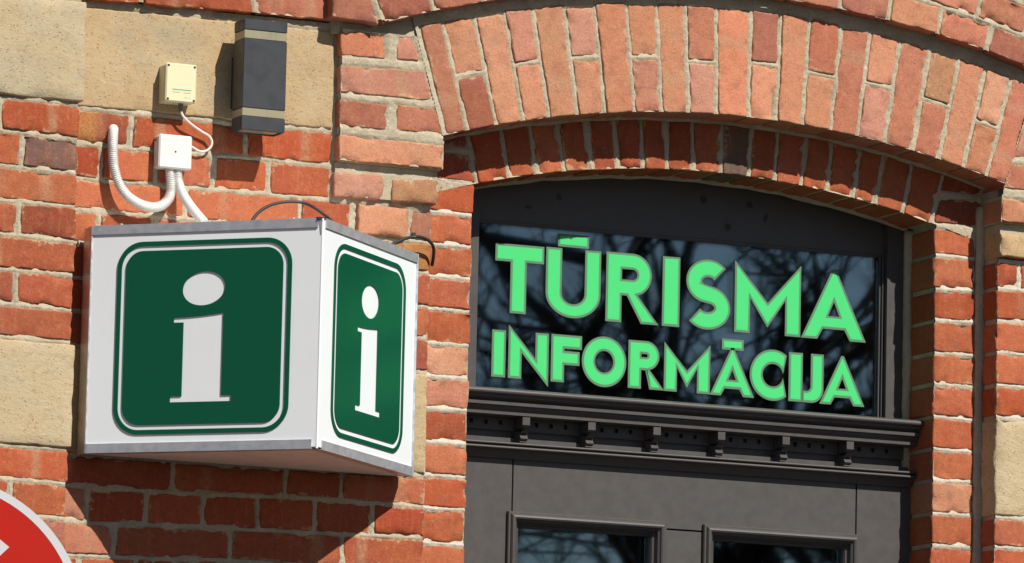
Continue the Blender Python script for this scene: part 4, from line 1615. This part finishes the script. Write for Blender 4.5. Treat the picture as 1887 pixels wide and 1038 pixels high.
MB().box(LX0 + .007, LX1 - .007, LY0 + .007, LY1 - .007, zz[5] + .003, zz[5] + .006).build('bottom_glass', M['lens'], lamp)
for i in (1, 3):
    MB().box(LX0 + .0015, LX1 - .0015, LY0 + .0015, LY1, zz[i + 1], zz[i], .001).build('light_strip', M['lens'], lamp)
MB().box(LX0 + .012, LX1 - .012, LY1 - .001, -.001, Z0 + .03, Z0 + .155, .002).build('back_plate', M['lamp'], lamp)

# ------------------------------------------------------------------ sensor box and junction box
def wall_box(name, label, quad, yf, material, b, z_ext=0):
    xs = [bp(u, v, yf) for u, v in quad]
    x0, x1 = (xs[0][0] + xs[3][0]) / 2, (xs[1][0] + xs[2][0]) / 2
    z1, z0 = (xs[0][1] + xs[1][1]) / 2, (xs[2][1] + xs[3][1]) / 2
    r = empty(name, ((x0 + x1) / 2, 0, z0))
    tag(r, label, 'electrical box')
    MB().box(x0 + .001, x1 - .001, yf + .011, -.001, z0 + .001, z1 - .001, b).build('housing', material, r)
    MB().box(x0, x1, yf, yf + .0105, z0, z1, b).build('lid', material, r)
    return r, x0, x1, z0, z1


YB1 = -.052
sens, bx0, bx1, bz0, bz1 = wall_box('sensor_box', 'cream plastic sensor box screwed to the beige plaster block', [(306.5, 115.5), (363.4, 119.5), (361.5, 190.5), (305, 187)], YB1, M['cream'], .003)
for sx in (0, 1):
    for sz in (0, 1):
        x, z = (bx0 + .006, bx1 - .006)[sx], (bz0 + .006, bz1 - .006)[sz]
        o = MB().cyl((x, YB1 + .002, z), (x, YB1 - .0006, z), .0028, 12).build('screw_recess', M['hole'], sens)
bwd = bx1 - bx0
zg = bz0 + (bz1 - bz0) * .31
MB().box(bx0 + bwd * .22, bx1 - bwd * .17, YB1 - .0004, YB1 + .001, zg, zg + .0022).build('printed_line', M['print_green'], sens)
for (a, b_, dz) in ((.22, .47, .0045), (.58, .80, .0048), (.62, .70, .016), (.75, .80, .016)):
    MB().box(bx0 + bwd * a, bx0 + bwd * b_, YB1 - .0003, YB1 + .001, zg - dz - .0016, zg - dz).build('printed_mark', M['print_grey'], sens)
gl = bp(333.5, 197, -.03)
MB().cyl((gl[0], -.028, bz0 + .001), (gl[0], -.028, bz0 - .012), .0062, 12).cyl((gl[0], -.028, bz0 - .012), (gl[0], -.028, bz0 - .020), .0045, 12, .0034).build('cable_gland', M['grey_gland'], sens)

YB2 = -.040
junc, jx0, jx1, jz0, jz1 = wall_box('junction_box', 'square white junction box below the cream sensor box', [(293, 246.8), (354, 250.5), (354.2, 313), (293.2, 309.5)], YB2, M['white_plastic'], .0035)
MB().cyl(((jx0 + jx1) / 2, YB2 + .002, (jz0 + jz1) / 2), ((jx0 + jx1) / 2, YB2 - .0005, (jz0 + jz1) / 2), .0022, 12).build('screw_recess', M['hole'], junc)
MB().cyl((jx0 + .0005, YB2 + .025, jz1 - .012), (jx0 - .001, YB2 + .025, jz1 - .012), .003, 10).build('knockout', M['grey_gland'], junc)


# ------------------------------------------------------------------ conduits and cables
def px_path(pts):
    return [(bp(u, v, y)[0], y, bp(u, v, y)[1]) for u, v, y in pts]


def conduit(label, pts, r):
    p = spline(px_path(pts), 12)
    # resample evenly so the ribs keep one pitch
    L_ = [0]
    for i in range(1, len(p)):
        L_.append(L_[-1] + (p[i] - p[i - 1]).length)
    step = .0011
    n = int(L_[-1] / step)
    q, rad = [], []
    for i in range(n + 1):
        s = L_[-1] * i / n
        k = max(0, min(len(p) - 2, int(np.searchsorted(L_, s)) - 1))
        f = (s - L_[k]) / max(1e-9, L_[k + 1] - L_[k])
        q.append(p[k].lerp(p[k + 1], f))
        rad.append(r * (1 + .14 * math.tanh(2.2 * math.sin(2 * PI * s / .0046)) - .05))
    o = MB().tube(q, rad, 14).build('corrugated_conduit', M['white_plastic'], None, smooth=True, origin=q[-1])
    tag(o, label, 'conduit', 'conduits at the junction box')
    return o


conduit('white corrugated conduit looping from the brick wall up to the junction box',
        [(208.7, 238, .004), (208.7, 243, -.012), (208, 262, -.024), (208.7, 295, -.032), (212.4, 319, -.036), (220.5, 341.5, -.038), (234.6, 360.7, -.04), (255, 375, -.04), (277, 382, -.038),
         (295, 380, -.034), (309, 369, -.029), (314.6, 355, -.024), (315, 340, -.021), (313.5, 323, -.020), (312.5, 311, -.020)], .0112)
conduit('short white corrugated conduit running from the junction box down to the sign top',
        [(326.5, 311, -.020), (327, 320, -.020), (328.7, 335.5, -.024), (335.8, 355.7, -.036), (348, 376, -.055), (362, 394, -.075), (376, 410, -.095)], .0108)


def cable(name, label, pts, r, m, n=10):
    p = spline(px_path(pts), 10)
    o = MB().tube(p, r, n).build(name, m, None, smooth=True, origin=p[0])
    tag(o, label, 'cable')
    return o


cable('thin_cable', 'thin white cable curling from the sensor box to the junction box',
      [(333.2, 203, -.028), (335, 210, -.028), (342, 220, -.026), (356, 232, -.022), (372, 243, -.018), (384.4, 250.5, -.016), (390.4, 260.6, -.015), (388.4, 270.7, -.014), (380.3, 278, -.014), (368, 279, -.016), (356, 272.5, -.019), (350, 269, -.020)], .0030, M['white_plastic'])
cable('black_cable', 'black cable arching over the left half of the sign top',
      [(464, 409, -.11), (467.6, 402, -.105), (480, 388.8, -.095), (499.4, 378, -.085), (520.6, 372.9, -.08), (541.7, 371.8, -.08), (560.8, 374.5, -.085), (580, 383.5, -.10), (599, 397, -.115), (612, 408, -.13)], .0038, M['black_rubber'])
c2 = cable('black_cable', 'black cable with a cable tie bending from the sign into the brick jamb',
           [(712, 457, -.075), (719.8, 452, -.07), (736.8, 443.9, -.06), (753.7, 438, -.05), (770.7, 436.4, -.042), (785.5, 440.7, -.036), (796, 450, -.03), (799.3, 460.8, -.022), (798.5, 475, -.012), (796, 489, .004)], .0040, M['black_rubber'])
cp = px_path([(762, 437, -.046)])[0]
ct = MB()
ct.cyl((cp[0] - .004, cp[1], cp[2]), (cp[0] + .004, cp[1], cp[2]), .0055, 10)
ct.box(cp[0] - .004, cp[0] + .004, cp[1] - .005, cp[1] + .003, cp[2] + .003, cp[2] + .010)
ct.build('cable_tie', M['black_rubber'], c2)

# ------------------------------------------------------------------ traffic sign on its post
dv = FW + ((-124 - W0 / 2) / F_PX) * RT + ((H0 / 2 - 1154) / F_PX) * UP
TS = CAM + dv * (F_PX * .30 / 281)
tn = Vector(CAM - TS)
tn.z = 0
tn.normalize()
tax = Vector((0, 0, 1)).cross(tn)
tsign = empty('traffic_sign', (TS[0], TS[1], 0))
tag(tsign, 'round red traffic sign with white rim standing on a post', 'road sign')
R3 = .30
fr = lambda d: (Vector(TS) + tn * d, tax, Vector((0, 0, 1)), tn)
plate([arc(0, 0, R3 - .0008, R3 - .0008, 0, 2 * PI, 96)[:-1]], .0025, fr(-.0012), 'plate', M['galv'], tsign)
plate([arc(0, 0, R3, R3, 0, 2 * PI, 96)[:-1], arc(0, 0, R3 - .0155, R3 - .0155, 0, 2 * PI, 96)[:-1]], .001, fr(.0004), 'white_rim', M['reflective_white'], tsign)
plate([arc(0, 0, R3 - .0153, R3 - .0153, 0, 2 * PI, 96)[:-1]], .001, fr(.0), 'red_field', M['red'], tsign)
k3 = R3 / 281
tip = Vector((135.5 * k3, 150.3 * k3))
dl, ul = Vector((-.707, -.707)), Vector((-.77, .60))
bw3, bl3 = .085, .40
cn_ = [tip, tip + ul * bw3, tip + ul * bw3 + dl * bl3, tip + dl * bl3]
plate([[(p.x, p.y) for p in cn_]], .001, fr(.0006), 'white_bar', M['reflective_white'], tsign)
pc = Vector(TS) - tn * .035
MB().cyl((pc.x, pc.y, 0), (pc.x, pc.y, TS[2] + R3 + .03), .03, 20).build('post', M['galv'], tsign, smooth=True, sharp=40)
for dz in (-.12, .12):
    MB().box(-.07, .07, -.004, .004, -.012, .012).build('clamp', M['galv'], tsign).matrix_world = Matrix.Translation(Vector((pc.x, pc.y, TS[2] + dz)) + tn * .029) @ Matrix(((tax.x, -tn.x, 0, 0), (tax.y, -tn.y, 0, 0), (0, 0, 1, 0), (0, 0, 0, 1)))

# ------------------------------------------------------------------ street: only seen mirrored in the panes
g = MB().box(-500, 500, -500, 500, -1.0, -.15).build('ground', M['asphalt'])
tag(g, kind='structure')
pv = MB().box(-60, 60, -3.4, .02, -.149, 0).build('pavement', M['paving'])
tag(pv, kind='structure')
kb = MB().box(-60, 60, -3.6, -3.402, -.148, .004, .006).build('kerb', M['stone'])
tag(kb, kind='structure')
sq = MB().box(-60, 60, -60, -9.0, -.149, -.01).build('square', M['paving'])
tag(sq, kind='structure')


def bare_tree(loc, h, seed, label, lean=0.):
    rnd = random.Random(seed)
    root = empty('bare_tree', loc)
    tag(root, label, 'tree', 'bare trees across the street')
    tr, lm, tw = MB(), MB(), MB()

    def grow(p, d, length, r, lvl):
        pts, rad = [p], [r]
        n = 4 if lvl < 2 else 3
        q = p.copy()
        dd = d.copy()
        for i in range(n):
            dd = (dd + Vector((rnd.gauss(0, .13), rnd.gauss(0, .13), rnd.gauss(.03, .08)))).normalized()
            q = q + dd * (length / n)
            pts.append(q.copy())
            rad.append(r * (1 - .45 * (i + 1) / n))
        (tr if lvl == 0 else lm if lvl < 3 else tw).tube(pts, rad, 7 if lvl < 2 else 4 if lvl < 4 else 3)
        if lvl >= 5:
            return
        kids = (6, 5, 4, 3, 3)[lvl]
        for c in range(kids):
            f = rnd.uniform(.35, 1.0) if c else 1.0
            i = min(n - 1, int(f * n))
            a = pts[i].lerp(pts[i + 1], f * n - i) if f < 1 else pts[-1]
            az = rnd.uniform(0, 2 * PI)
            sp = rnd.uniform(.35, .85)
            o = dd.orthogonal().normalized()
            o = (Matrix.Rotation(az, 3, dd) @ o)
            nd = (dd * math.cos(sp) + o * math.sin(sp)).normalized()
            grow(a, nd, length * rnd.uniform(.5, .72), r * rnd.uniform(.40, .54), lvl + 1)
    grow(Vector(loc), Vector((lean, 0, 1)).normalized(), h * .34, h * .02, 0)
    tr.build('trunk', M['bark'], root, smooth=True, origin=loc)
    lm.build('limbs', M['bark'], root, smooth=True)
    tw.build('twigs', M['bark'], root)
    return root


bare_tree((9.6, -17.5, -.02), 12.5, 3, 'tall bare tree mirrored in the transom pane', .02)
bare_tree((13.4, -21.5, -.02), 13.5, 11, 'bare tree with a leaning trunk behind the first tree', -.10)
bare_tree((6.6, -23.0, -.02), 13.0, 21, 'slender bare tree on the square', .05)
bare_tree((17.5, -27.0, -.02), 14.5, 33, 'tallest bare tree at the back of the square', 0.0)
bare_tree((11.0, -29.0, -.02), 14.0, 47, 'spreading bare tree far across the street', .06)
